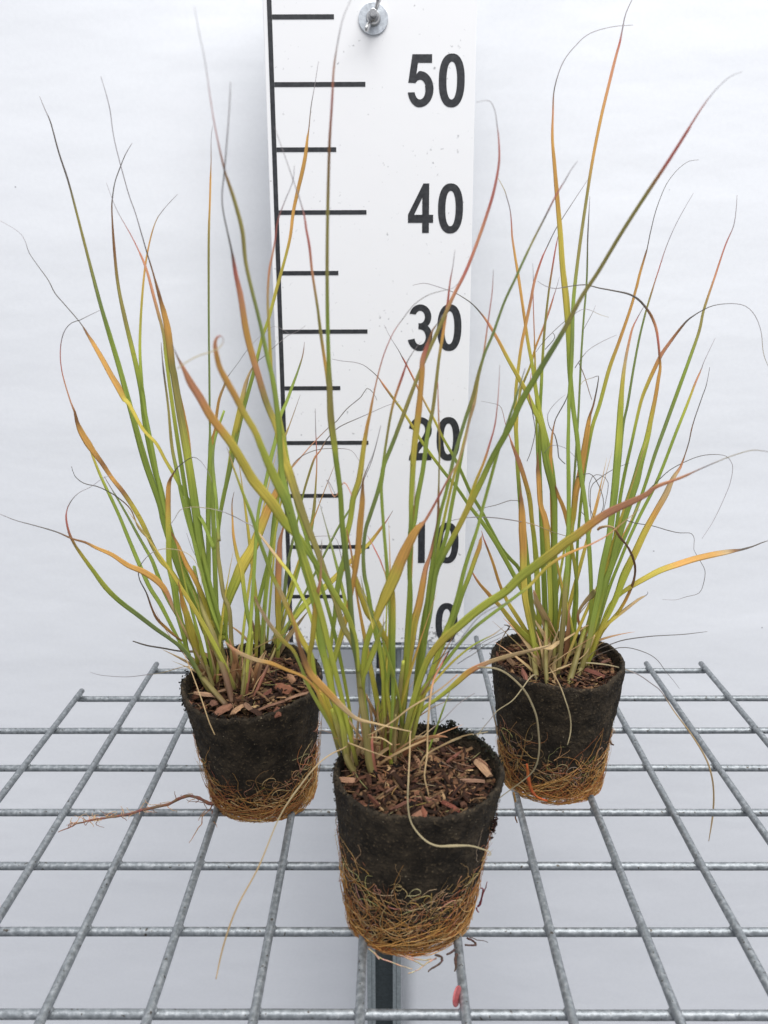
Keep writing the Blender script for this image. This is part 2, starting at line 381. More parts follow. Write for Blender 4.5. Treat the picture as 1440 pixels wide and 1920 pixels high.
for i in range(-5, 14):
    if 0 <= i <= 6: ye = Y0+8*SR+1.35
    elif i in (-1, 7, 8, 9): ye = Y0+7*SR+0.75
    elif i in (-2, 10, 11, 12): ye = Y0+6*SR+0.75
    else: ye = Y0+5*SR+0.75
    o = wire(gp(X0+i*SCX, -56, 0.12), gp(X0+i*SCX, ye, 0.12), 0.24).build('long_wire', GALV, shelf)
# weld fillets
mb = MB()
for k in range(-2, 9):
    i0, i1 = RZ.get(k, (-5, 13))
    for i in range(i0, i1+1):
        c = gp(X0+i*SCX, Y0+k*SR, -0.07)
        mb.tube([c+Vector((-0.36, 0, -0.05)), c+Vector((-0.2, 0, 0)), c+Vector((0.2, 0, 0)), c+Vector((0.36, 0, -0.05))], [0.05, 0.21, 0.21, 0.05], [(0.4,)*3]*4, seg=8)
tag(mb.build('weld_bead', GALV, shelf), kind='stuff')

# red plastic disc on the shelf
mb = MB(); c = onZ(857, 1868, 0.3); q = Vector((0.88, -0.46, 0.12)).normalized()
mb.tube([c-q*0.04, c+q*0.04], [0.47, 0.47], [(0.5, 0.1, 0.1)]*2, seg=32)
tag(mb.build('plastic_disc', REDM, None, False, 0.015, origin=c), 'small round red plastic disc leaning on the shelf wire below the front pot', 'disc')

# ------------------------------------------------------------------ colours of the blades
PAL = {k: tuple(min(0.9, (x*0.86+0.14*(0.42, 0.40, 0.27)[j])*(1.24 if k in 'gGlyvm' else 1.15)) for j, x in enumerate(lin(v))) for k, v in dict(g=(136, 156, 56), G=(114, 132, 68), l=(174, 180, 64), y=(194, 178, 70), v=(148, 138, 74), o=(212, 162, 82),
       a=(208, 148, 112), r=(190, 106, 100), b=(142, 96, 60), k=(84, 74, 76), p=(150, 142, 150), s=(198, 170, 128), m=(128, 116, 62), w=(172, 158, 126), R=(140, 74, 60), d=(104, 66, 50)).items()}
def cr(p0, p1, p2, p3, t):
    return 0.5*((2*p1)+(-p0+p2)*t+(2*p0-5*p1+4*p2-p3)*t*t+(-p0+3*p1-3*p2+p3)*t**3)
POTS = {   # centre of base, shear of the leaning pot, base radius, rim radius, rim tilt
 'F': dict(c=(-0.1, -36.35), sx=0.05, sy=-0.065, ty=0.0, tx=0.0, rb=3.18),
 'L': dict(c=(-9.7, -24.95), sx=-0.025, sy=-0.15, ty=0.012, tx=0.004, rb=3.28),
 'R': dict(c=(10.45, -23.15), sx=-0.015, sy=-0.045, ty=0.004, tx=-0.002, rb=3.25)}
def potp(P, a, r, z):
    x, y = r*math.cos(a), r*math.sin(a)
    zz = z*(1+P['ty']*y+P['tx']*x)
    return Vector((P['c'][0]+x+P['sx']*z, P['c'][1]+y+P['sy']*z, zz+0.3))
PLANTS = {}
def prad(P, z):
    t = max(0.0, min(1.0, z/9.0)); return P['rb']+(4.5-P['rb'])*t**0.85
for key, lab in (('F', 'potted grass in front, nearest to the camera, with wood chips in its dark peat pot'),
                 ('L', 'potted grass at left, a long reddish root trailing from its peat pot'),
                 ('R', 'potted grass at right, its dark peat pot ringed by orange roots at the foot')):
    P = POTS[key]
    PLANTS[key] = thing('potted_plant', lab, 'potted plant', (P['c'][0], P['c'][1], 0.3), 'ornamental grasses in peat pots on the wire shelf')

# ------------------------------------------------------------------ pots
def make_pot(key):
    P = POTS[key]; par = PLANTS[key]; mb = MB(); n = 260; se = ord(key)*1.7
    prof = [(0.3, P['rb']-0.2), (0.0, P['rb']-0.02)] + [(z, prad(P, z)) for z in [0.3+i*0.143 for i in range(61)]] + [(9.0, 4.46), (9.12, 4.36), (9.02, 4.24), (8.85, 4.2), (8.6, 4.14), (8.0, 4.05), (7.2, 3.95), (6.8, 0.6)]
    NO = len(prof)
    for z, r in prof:
        for i in range(n):
            a = 2*math.pi*i/n
            q = Vector((math.cos(a)*1.1, math.sin(a)*1.1, z*0.28))
            dr = 0.15*noise.noise(q+Vector((se, 0, 0))) + 0.055*noise.noise(q*5.5+Vector((0, se, 0))) + 0.05*noise.noise(q*14) + 0.035*noise.noise(q*34)
            dz = 0.0
            if z > 8.3: dz = (0.36*noise.noise(Vector((math.cos(a)*1.6, math.sin(a)*1.6, se))) + 0.13*noise.noise(Vector((math.cos(a)*7, math.sin(a)*7, se))) + 0.09*noise.noise(Vector((math.cos(a)*24, math.sin(a)*24, se))))*min(1, (z-8.3)/0.5)
            mb.v.append(potp(P, a, r+dr, z+dz)*S)
    for j in range(NO-1):
        for i in range(n): mb.f.append((j*n+i, j*n+(i+1) % n, (j+1)*n+(i+1) % n, (j+1)*n+i))
    mb.f.append(tuple(range(n))); mb.f.append(tuple((NO-1)*n+i for i in reversed(range(n))))
    mb.c = [(0.02,)*3]*len(mb.v)
    pot = mb.build('peat_pot', PEAT, par)
    # crumbs of peat and moss on the rim
    cm = MB(); rng = random.Random(se)
    def crumb(p, s, col):
        b = len(cm.v); pts = []
        for _ in range(8):
            d = Vector((rng.gauss(0, 1), rng.gauss(0, 1), rng.gauss(0, 1))).normalized()*s*rng.uniform(0.6, 1.3); pts.append(p+d)
        m3 = bmesh.new(); vs = [m3.verts.new(q) for q in pts]; bmesh.ops.convex_hull(m3, input=vs)
        m3.verts.index_update(); live = [v for v in m3.verts if v.link_faces]; ix = {v: i for i, v in enumerate(live)}
        for v in live: cm.v.append(v.co*S); cm.c.append(col); cm.uv.append((0, 0))
        for f in m3.faces: cm.f.append(tuple(b+ix[v] for v in f.verts))
        m3.free()
    for _ in range(520):
        a = rng.uniform(0, 2*math.pi); z = 9.05+rng.uniform(-0.25, 0.1)
        crumb(potp(P, a, 4.34+rng.uniform(-0.14, 0.16), z), rng.uniform(0.03, 0.085), rng.choice([(0.02, 0.018, 0.014), (0.03, 0.022, 0.014), (0.012, 0.012, 0.01)]))
    for _ in range(900):
        a = rng.uniform(0, 2*math.pi); z = rng.uniform(0.3, 8.9)
        crumb(potp(P, a, prad(P, z)+0.05, z), rng.uniform(0.02, 0.06), rng.choice([(0.015, 0.014, 0.011), (0.035, 0.025, 0.016), (0.05, 0.035, 0.02)]))
    if key == 'F':
        for _ in range(450):
            a = math.radians(rng.gauss(50, 20)); crumb(potp(P, a, 4.32+rng.gauss(0, 0.09), 9.0+abs(rng.gauss(0, 0.16))), rng.uniform(0.03, 0.09), rng.choice([(0.014, 0.015, 0.010), (0.02, 0.022, 0.012), (0.01, 0.01, 0.008)]))
        for _ in range(110):
            crumb(potp(P, math.radians(rng.gauss(62, 2.2)), 4.33+rng.gauss(0, 0.07), 9.2+rng.uniform(-0.1, 0.42)), rng.uniform(0.04, 0.09), (0.014, 0.015, 0.010))
        for _ in range(40):
            crumb(potp(P, math.radians(rng.gauss(-24, 2)), 4.28+rng.uniform(0, 0.16), 6.7+rng.gauss(0, 0.35)), rng.uniform(0.06, 0.12), (0.03, 0.014, 0.011))
    if key == 'L':
        for _ in range(200):
            a = math.radians(rng.gauss(185, 12)); crumb(potp(P, a, 4.45+rng.gauss(0, 0.08), 8.7+rng.gauss(0, 0.35)), rng.uniform(0.03, 0.08), rng.choice([(0.014, 0.018, 0.010), (0.01, 0.01, 0.008)]))
    cm.build('peat_crumb', MOSS, par, False)
    return pot
# ------------------------------------------------------------------ mulch
CH = [lin(c) for c in ((112, 72, 54), (92, 56, 44), (136, 92, 68), (158, 116, 86), (74, 46, 38), (56, 38, 32), (120, 78, 60), (104, 62, 48), (180, 140, 104), (98, 64, 52))]
CH = [(c[0]*0.92, c[1]*1.06, c[2]*1.02) for c in CH]
def chip(mb, c, L, W, Th, yaw, pitch, roll, col):
    M = T(*c) @ Matrix.Rotation(yaw, 4, 'Z') @ Matrix.Rotation(pitch, 4, 'X') @ Matrix.Rotation(roll, 4, 'Y')
    n = 6; b = len(mb.v); rr = random.random()*20
    for i in range(n+1):
        t = i/n; wv = W*(0.35+0.65*math.sin(math.pi*min(1, max(0.12, t+random.uniform(-0.06, 0.06))))**0.5)*random.uniform(0.85, 1.1)
        off = random.uniform(-0.06, 0.06)*W; bend = 0.10*L*math.sin(t*3)*random.uniform(0.6, 1.1)*0.5
        for x, z in ((-1, -1), (-0.25, 0.9), (0.45, 1.15), (1, -0.6)):
            mb.v.append((M @ Vector((x*wv/2+off, (t-0.5)*L, z*Th/2+bend)))*S); mb.c.append(col); mb.uv.append((x*0.5*W*2.5+rr, t*L+rr))
    for i in range(n):
        for k in range(4): mb.f.append((b+i*4+k, b+i*4+(k+1) % 4, b+(i+1)*4+(k+1) % 4, b+(i+1)*4+k))
    mb.f.append((b, b+1, b+2, b+3)); mb.f.append(tuple(b+n*4+k for k in (3, 2, 1, 0)))
def make_mulch(key, zs, fine, big):
    P = POTS[key]; par = PLANTS[key]; rs = random.Random(ord(key)*3); st = random.getstate(); random.seed(ord(key))
    mb = MB(); nr, na = 26, 90                               # the soil surface under the chips
    for j in range(nr+1):
        for i in range(na):
            a = 2*math.pi*i/na; r = 4.12*j/nr; x, y = r*math.cos(a), r*math.sin(a)
            z = zs + 0.35*(1-(r/4.1)**2) + 0.13*noise.noise(Vector((x*1.3, y*1.3, 4))) + 0.07*noise.noise(Vector((x*5, y*5, 4)))
            mb.v.append(potp(P, a, r, z-0.18)*S); mb.c.append(random.choice([(0.02, 0.013, 0.01), (0.03, 0.018, 0.012), (0.014, 0.01, 0.008)])); mb.uv.append((x, y))
    for j in range(nr):
        for i in range(na): mb.f.append((j*na+i, j*na+(i+1) % na, (j+1)*na+(i+1) % na, (j+1)*na+i))
    cnt = 1150 if fine else 950
    for q in range(cnt):
        a = rs.uniform(0, 2*math.pi); r = 4.0*math.sqrt(rs.random()); x, y = r*math.cos(a), r*math.sin(a)
        z = zs + 0.35*(1-(r/4.1)**2) - 0.15 + rs.uniform(0, 0.26)
        L = rs.choice([0.25, 0.35, 0.5, 0.7, 0.95, 1.2])*rs.uniform(0.7, 1.2)*(1.2 if fine else 1.35); W = rs.choice([0.07, 0.1, 0.14, 0.22])*rs.uniform(0.8, 1.2)*(1 if L > 0.4 else 1.5)*(1.25 if fine else 1.5)
        if r+L*0.45 > 4.05: L = max(0.2, (4.05-r)*2)
        c = Vector(potp(P, a, r, z)); k = CH[min(9, int(abs(rs.gauss(0, 4))) % 10)]
        g = rs.choice([0.16, 0.26, 0.4, 0.58, 0.8, 1.1])*rs.uniform(0.8, 1.15)
        chip(mb, c, L, W, rs.uniform(0.035, 0.08), rs.uniform(0, 6.28), rs.gauss(0, 0.28), rs.gauss(0, 0.5), tuple(v*g for v in k))
    for q in range(46):
        a = rs.uniform(0, 2*math.pi); r = 3.8*math.sqrt(rs.random()); c = potp(P, a, r, zs+0.35*(1-(r/4.1)**2)+0.12); an = rs.uniform(0, 6.28); L = min(rs.uniform(0.5, 2.0), 2*(4.1-r)+0.2)
        d = Vector((math.cos(an), math.sin(an), rs.gauss(0, 0.1))); bn = Vector((-d.y, d.x, 0))*rs.uniform(-0.2, 0.2)
        mb.tube([c-d*L/2, c-d*L/5+bn*0.8, c+d*L/5+bn, c+d*L/2], [0.014, 0.025, 0.022, 0.01], [tuple(x*rs.uniform(0.6, 1.0) for x in lin((190, 156, 116)))]*4, seg=4)
    bm_ = mb.build('bark_mulch', WOOD, par, False)
    for (u, v, L, W, ang, col, zz) in big:                   # the large chips one can tell apart
        g = onZ(u, v, zs+0.45+zz); c2 = MB()
        cl = lin(col); gl = sum(cl)/3; chip(c2, g, L, W, 0.13, math.radians(ang), random.gauss(0, 0.12), random.gauss(0, 0.25), tuple(x*0.72+gl*0.24 for x in cl))
        ch = c2.build('wood_chip', WOOD, par, False)
        ch.parent = bm_
    random.setstate(st)
# ------------------------------------------------------------------ roots on the outside of the pots
RC = [lin(c) for c in ((196, 142, 78), (208, 166, 104), (172, 110, 60), (214, 186, 134), (160, 120, 76), (200, 150, 84), (150, 90, 54))]
RP = [lin(c) for c in ((206, 166, 118), (184, 138, 92), (214, 180, 140), (158, 112, 74))]
def make_roots(key, hfun, nmat, npale, nring):
    P = POTS[key]; par = PLANTS[key]; rg = random.Random(ord(key)+11); mb = MB()
    def surf(a, z, off): return potp(P, a, prad(P, z)+off, z)
    def walk(a, z, da, L, rad, col, off, curl, hair=0.0):
        pts = []; step = 0.13; n = max(4, int(L/step)); w_ = rg.gauss(0, curl); o = off
        for i in range(n):
            R = prad(P, z)
            o += rg.gauss(0, 0.015)+hair*step; o = max(0.03, o)
            pts.append(surf(a, z, o))
            a += math.cos(da)*step/R; z += math.sin(da)*step
            w_ = w_*0.85+rg.gauss(0, curl); da += w_
            if z < -0.25: z = -0.25; da = -da*0.5
        k = len(pts)
        mb.tube(pts, [rad*(1-0.65*(i/(k-1))**2) for i in range(k)], [col]*k, seg=4)
    for _ in range(nmat):
        a = rg.uniform(0, 2*math.pi); hm = hfun(a); z = hm*rg.random()**1.5
        if rg.random() < 0.5*max(0, -math.sin(a)) and z > 0.9: continue
        col = rg.choice(RC); g = rg.uniform(0.6, 1.15); col = tuple(x*g for x in col)
        walk(a, z, rg.choice([0, math.pi, -0.9, -2.2, -1.5])+rg.gauss(0, 0.4), rg.uniform(1.2, 5.5), rg.uniform(0.011, 0.028), col, rg.uniform(0.03, 0.12)+0.1*(z < 1.2), 0.075, 0.02)
    for _ in range(npale):
        a = rg.uniform(math.pi, 2*math.pi); z = rg.uniform(0.3, hfun(a)*1.0+1.6)
        walk(a, z, rg.uniform(-3.1, 3.1), rg.uniform(0.4, 3.2), rg.uniform(0.009, 0.021), tuple(x*rg.uniform(0.55, 1.0) for x in rg.choice(RP)), 0.06, 0.15)
    for _ in range(nring):
        a = rg.uniform(0, 2*math.pi); z = abs(rg.gauss(0, 0.42))-0.3
        col = rg.choice(RC[:3]+RC[4:]); g = rg.uniform(0.6, 1.15)
        walk(a, z, rg.choice([0, math.pi])+rg.gauss(0, 0.12), rg.uniform(2.5, 8.0), rg.uniform(0.016, 0.034), tuple(x*g for x in col), rg.uniform(0.06, 0.26), 0.02)
    for _ in range(260):     # fine hairs sticking out
        a = rg.uniform(0, 2*math.pi); z = rg.uniform(0, hfun(a)+1.2)
        walk(a, z, rg.uniform(-3.1, 3.1), rg.uniform(0.3, 0.9), 0.009, tuple(x*0.8 for x in rg.choice(RC+RP)), 0.06, 0.12, rg.uniform(0.2, 0.55))
    o = mb.build('root_mat', ROOT, par)
def img_root(key, pts, col, z=0.35, name='root', y=None, seg=6):
    mb = MB(); V = [onZ(u, v, z) if y is None else onY(u, v, y) for u, v, w_ in pts]; W_ = [w_ for _, _, w_ in pts]
    out, rad = [], []
    for i in range(len(V)-1):
        p0, p3 = V[max(i-1, 0)], V[min(i+2, len(V)-1)]
        for k in range(5):
            t = k/5; q = cr(p0, V[i], V[i+1], p3, t)
            out.append(q+Vector((0, 0, 0.05*noise.noise(q*1.7)))+Vector((random.gauss(0, 0.008), 0, random.gauss(0, 0.008)))); rad.append((W_[i]+(W_[i+1]-W_[i])*t)/2*(q-CAM).dot(FW)/F*random.uniform(0.85, 1.15))
    mb.tube(out, rad, [tuple(c*random.uniform(0.8, 1.2) for c in col) for _ in out], seg=seg)
    return mb.build(name, ROOT, PLANTS[key])

make_pot('F'); make_pot('L'); make_pot('R')
def hF(a):
    d = math.degrees(a) % 360
    return 2.9+2.0*math.exp(-((d-195)/28)**2)+1.6*math.exp(-((d-345)/28)**2) + (0.4*math.sin(a*5))
def hL(a):
    d = math.degrees(a) % 360
    return 1.7+2.6*math.exp(-((d-200)/25)**2)+2.6*math.exp(-((d-345)/25)**2) + 0.3*math.sin(a*4)
def hR(a):
    d = math.degrees(a) % 360
    return 2.0+1.5*math.exp(-((d-205)/30)**2)+1.6*math.exp(-((d-335)/30)**2) + 0.3*math.sin(a*5)
make_roots('F', hF, 330, 330, 190); make_roots('L', hL, 430, 130, 170); make_roots('R', hR, 380, 180, 190)
make_mulch('F', 8.35, True, [
 (905, 1440, 1.5, 0.5, 24, (178, 134, 92), 0.3), (905, 1430, 0.9, 0.25, 30, (150, 104, 72), 0.2), (780, 1532, 1.1, 0.5, -28, (158, 104, 72), 0.1), (795, 1525, 0.9, 0.3, 8, (150, 84, 54), 0.1),
 (738, 1478, 1.3, 0.2, -42, (138, 98, 76), 0.1), (800, 1500, 1.3, 0.22, 80, (150, 96, 72), 0.1), (805, 1450, 1.4, 0.2, 88, (148, 104, 80), 0.1), (880, 1465, 1.6, 0.16, 82, (162, 118, 88), 0.1), (850, 1420, 1.5, 0.2, -35, (146, 84, 64), 0.15),
 (785, 1430, 1.2, 0.28, 22, (172, 122, 84), 0.25), (650, 1462, 0.9, 0.4, 78, (182, 130, 92), 0.15), (716, 1400, 1.5, 0.75, -48, (176, 128, 78), 0.4), (880, 1530, 1.6, 0.3, -58, (150, 96, 70), 0.1), (795, 1385, 1.7, 0.35, 80, (182, 150, 102), 0.35), (735, 1450, 0.9, 0.28, -20, (146, 108, 80), 0.2), (830, 1492, 0.6, 0.25, 15, (176, 136, 84), 0.15), (700, 1500, 1.1, 0.25, 30, (120, 68, 46), 0.1), (845, 1512, 1.0, 0.3, 60, (128, 62, 42), 0.1), (750, 1510, 1.2, 0.22, -60, (124, 76, 56), 0.1)])
make_mulch('L', 8.25, False, [
 (445, 1330, 1.5, 0.62, -12, (186, 138, 92), 0.25), (418, 1330, 1.3, 0.6, -38, (150, 98, 68), 0.15), (400, 1318, 1.2, 0.5, 20, (132, 86, 64), 0.15), (545, 1272, 1.4, 0.5, 22, (172, 122, 80), 0.35), (530, 1290, 1.5, 0.75, 50, (142, 84, 52), 0.2),
 (505, 1325, 2.0, 0.35, -72, (140, 96, 68), 0.15), (520, 1335, 1.0, 0.5, 10, (134, 78, 52), 0.2), (465, 1325, 1.1, 0.5, 30, (140, 102, 74), 0.15), (480, 1335, 1.3, 0.7, 40, (66, 40, 26), 0.1), (385, 1302, 1.5, 0.32, 84, (184, 138, 98), 0.2), (420, 1295, 1.2, 0.3, -70, (176, 132, 92), 0.2),
 (560, 1305, 1.9, 0.35, -60, (160, 116, 84), 0.2), (355, 1320, 0.9, 0.3, 30, (148, 92, 66), 0.1), (460, 1245, 1.3, 0.9, 0, (150, 116, 88), 0.25), (500, 1300, 1.0, 0.4, -30, (120, 66, 48), 0.15), (515, 1262, 1.2, 0.4, 55, (126, 78, 54), 0.2)])
make_mulch('R', 8.45, True, [
 (983, 1265, 1.6, 0.35, 2, (146, 86, 66), 0.5), (958, 1240, 1.2, 0.4, 15, (130, 96, 62), 0.3), (1115, 1262, 1.4, 0.4, 55, (120, 64, 48), 0.15), (1060, 1225, 1.1, 0.3, -70, (116, 74, 54), 0.2), (930, 1225, 0.9, 0.3, 15, (120, 76, 54), 0.2), (1135, 1240, 0.9, 0.25, -60, (130, 84, 66), 0.2)])

# trailing roots
rb = lin((122, 86, 70))
img_root('L', [(412, 1503, 8), (392, 1506, 7), (370, 1495, 6), (345, 1494, 6), (315, 1508, 5.5), (270, 1518, 5), (235, 1528, 4.5), (205, 1533, 4), (180, 1536, 3.5), (150, 1543, 3), (128, 1552, 2), (106, 1562, 1.4)], rb, 0.62)
rgr = random.Random(5)
main = [(392, 1506), (370, 1495), (345, 1494), (315, 1508), (270, 1518), (235, 1528), (205, 1533), (180, 1536), (150, 1543), (135, 1543)]
for q in range(58):
    i = rgr.choice([0, 1, 2, 3, 3, 4, 4, 5, 5, 6, 6, 7, 7, 7, 8, 8]); t = rgr.random(); a = main[i]; b = main[i+1]; u, v = a[0]+(b[0]-a[0])*t, a[1]+(b[1]-a[1])*t
    an = rgr.uniform(-2.6, 2.6)+math.pi; L = rgr.uniform(10, 42); pts = []
    for k in range(5): pts.append((u, v, 1.9-0.25*k)); an += rgr.gauss(0, 0.7); u += math.cos(an)*L/4; v += math.sin(an)*L/4*0.6
    img_root('L', pts, lin((184, 150, 118)) if q % 3 else rb, 0.58, 'rootlet', seg=4)
for pts in ([(398, 1508, 3), (392, 1520, 2.2), (380, 1530, 2), (378, 1545, 2), (372, 1552, 2.2), (362, 1570, 1.6), (353, 1583, 1)], [(385, 1520, 2), (375, 1532, 1.4), (372, 1540, 1)], [(398, 1520, 2), (399, 1537, 1.5), (405, 1545, 1), (407, 1552, 1)]):
    img_root('L', pts, lin((160, 116, 84)), 0.3, 'rootlet', seg=4)
dk = lin((78, 58, 50))
for pts in ([(815, 1790, 4), (828, 1795, 5), (826, 1806, 4), (806, 1818, 3), (804, 1823, 2)], [(852, 1780, 4), (846, 1786, 5), (836, 1790, 3)], [(875, 1758, 4), (888, 1765, 4), (890, 1773, 4), (868, 1771, 3)], [(856, 1790, 6), (854, 1800, 5), (855, 1812, 4), (852, 1822, 3)], [(880, 1757, 2), (895, 1762, 1.6), (908, 1763, 1.4), (916, 1767, 1)]):
    img_root('F', pts, dk, 0.4, 'rootlet', seg=6)
for pts in ([(700, 1785, 3), (715, 1797, 3), (745, 1808, 2.5), (778, 1818, 1.5)], [(760, 1792, 3), (790, 1800, 3), (812, 1797, 2)], [(818, 1796, 3), (800, 1806, 3), (785, 1818, 2.5), (762, 1826, 2)], [(745, 1790, 3), (780, 1803, 3), (796, 1813, 2)], [(690, 1778, 3), (705, 1790, 3), (712, 1800, 2)]):
    img_root('F', pts, lin((190, 160, 130)), 0.1, 'rootlet', seg=5)
for pts in ([(895, 1700, 3), (900, 1695, 5), (904, 1680, 4), (906, 1668, 3), (900, 1665, 2)], [(893, 1702, 3), (898, 1712, 2)], [(905, 1678, 2), (911, 1664, 2), (913, 1652, 1)]):
    img_root('F', pts, lin((120, 60, 66)), y=-37.2, name='rootlet', seg=5)
img_root('R', [(1140, 1375, 5), (1145, 1393, 4), (1152, 1397, 2)], dk, y=-24, name='rootlet')
img_root('R', [(988, 1432, 4), (990, 1455, 6), (994, 1475, 7), (1004, 1492, 5), (1030, 1503, 3)], lin((170, 84, 44)), y=-27.2, name='root')
img_root('R', [(963, 1486, 4), (967, 1510, 4), (966, 1530, 3), (970, 1545, 2)], lin((150, 110, 66)), y=-26.5, name='root')

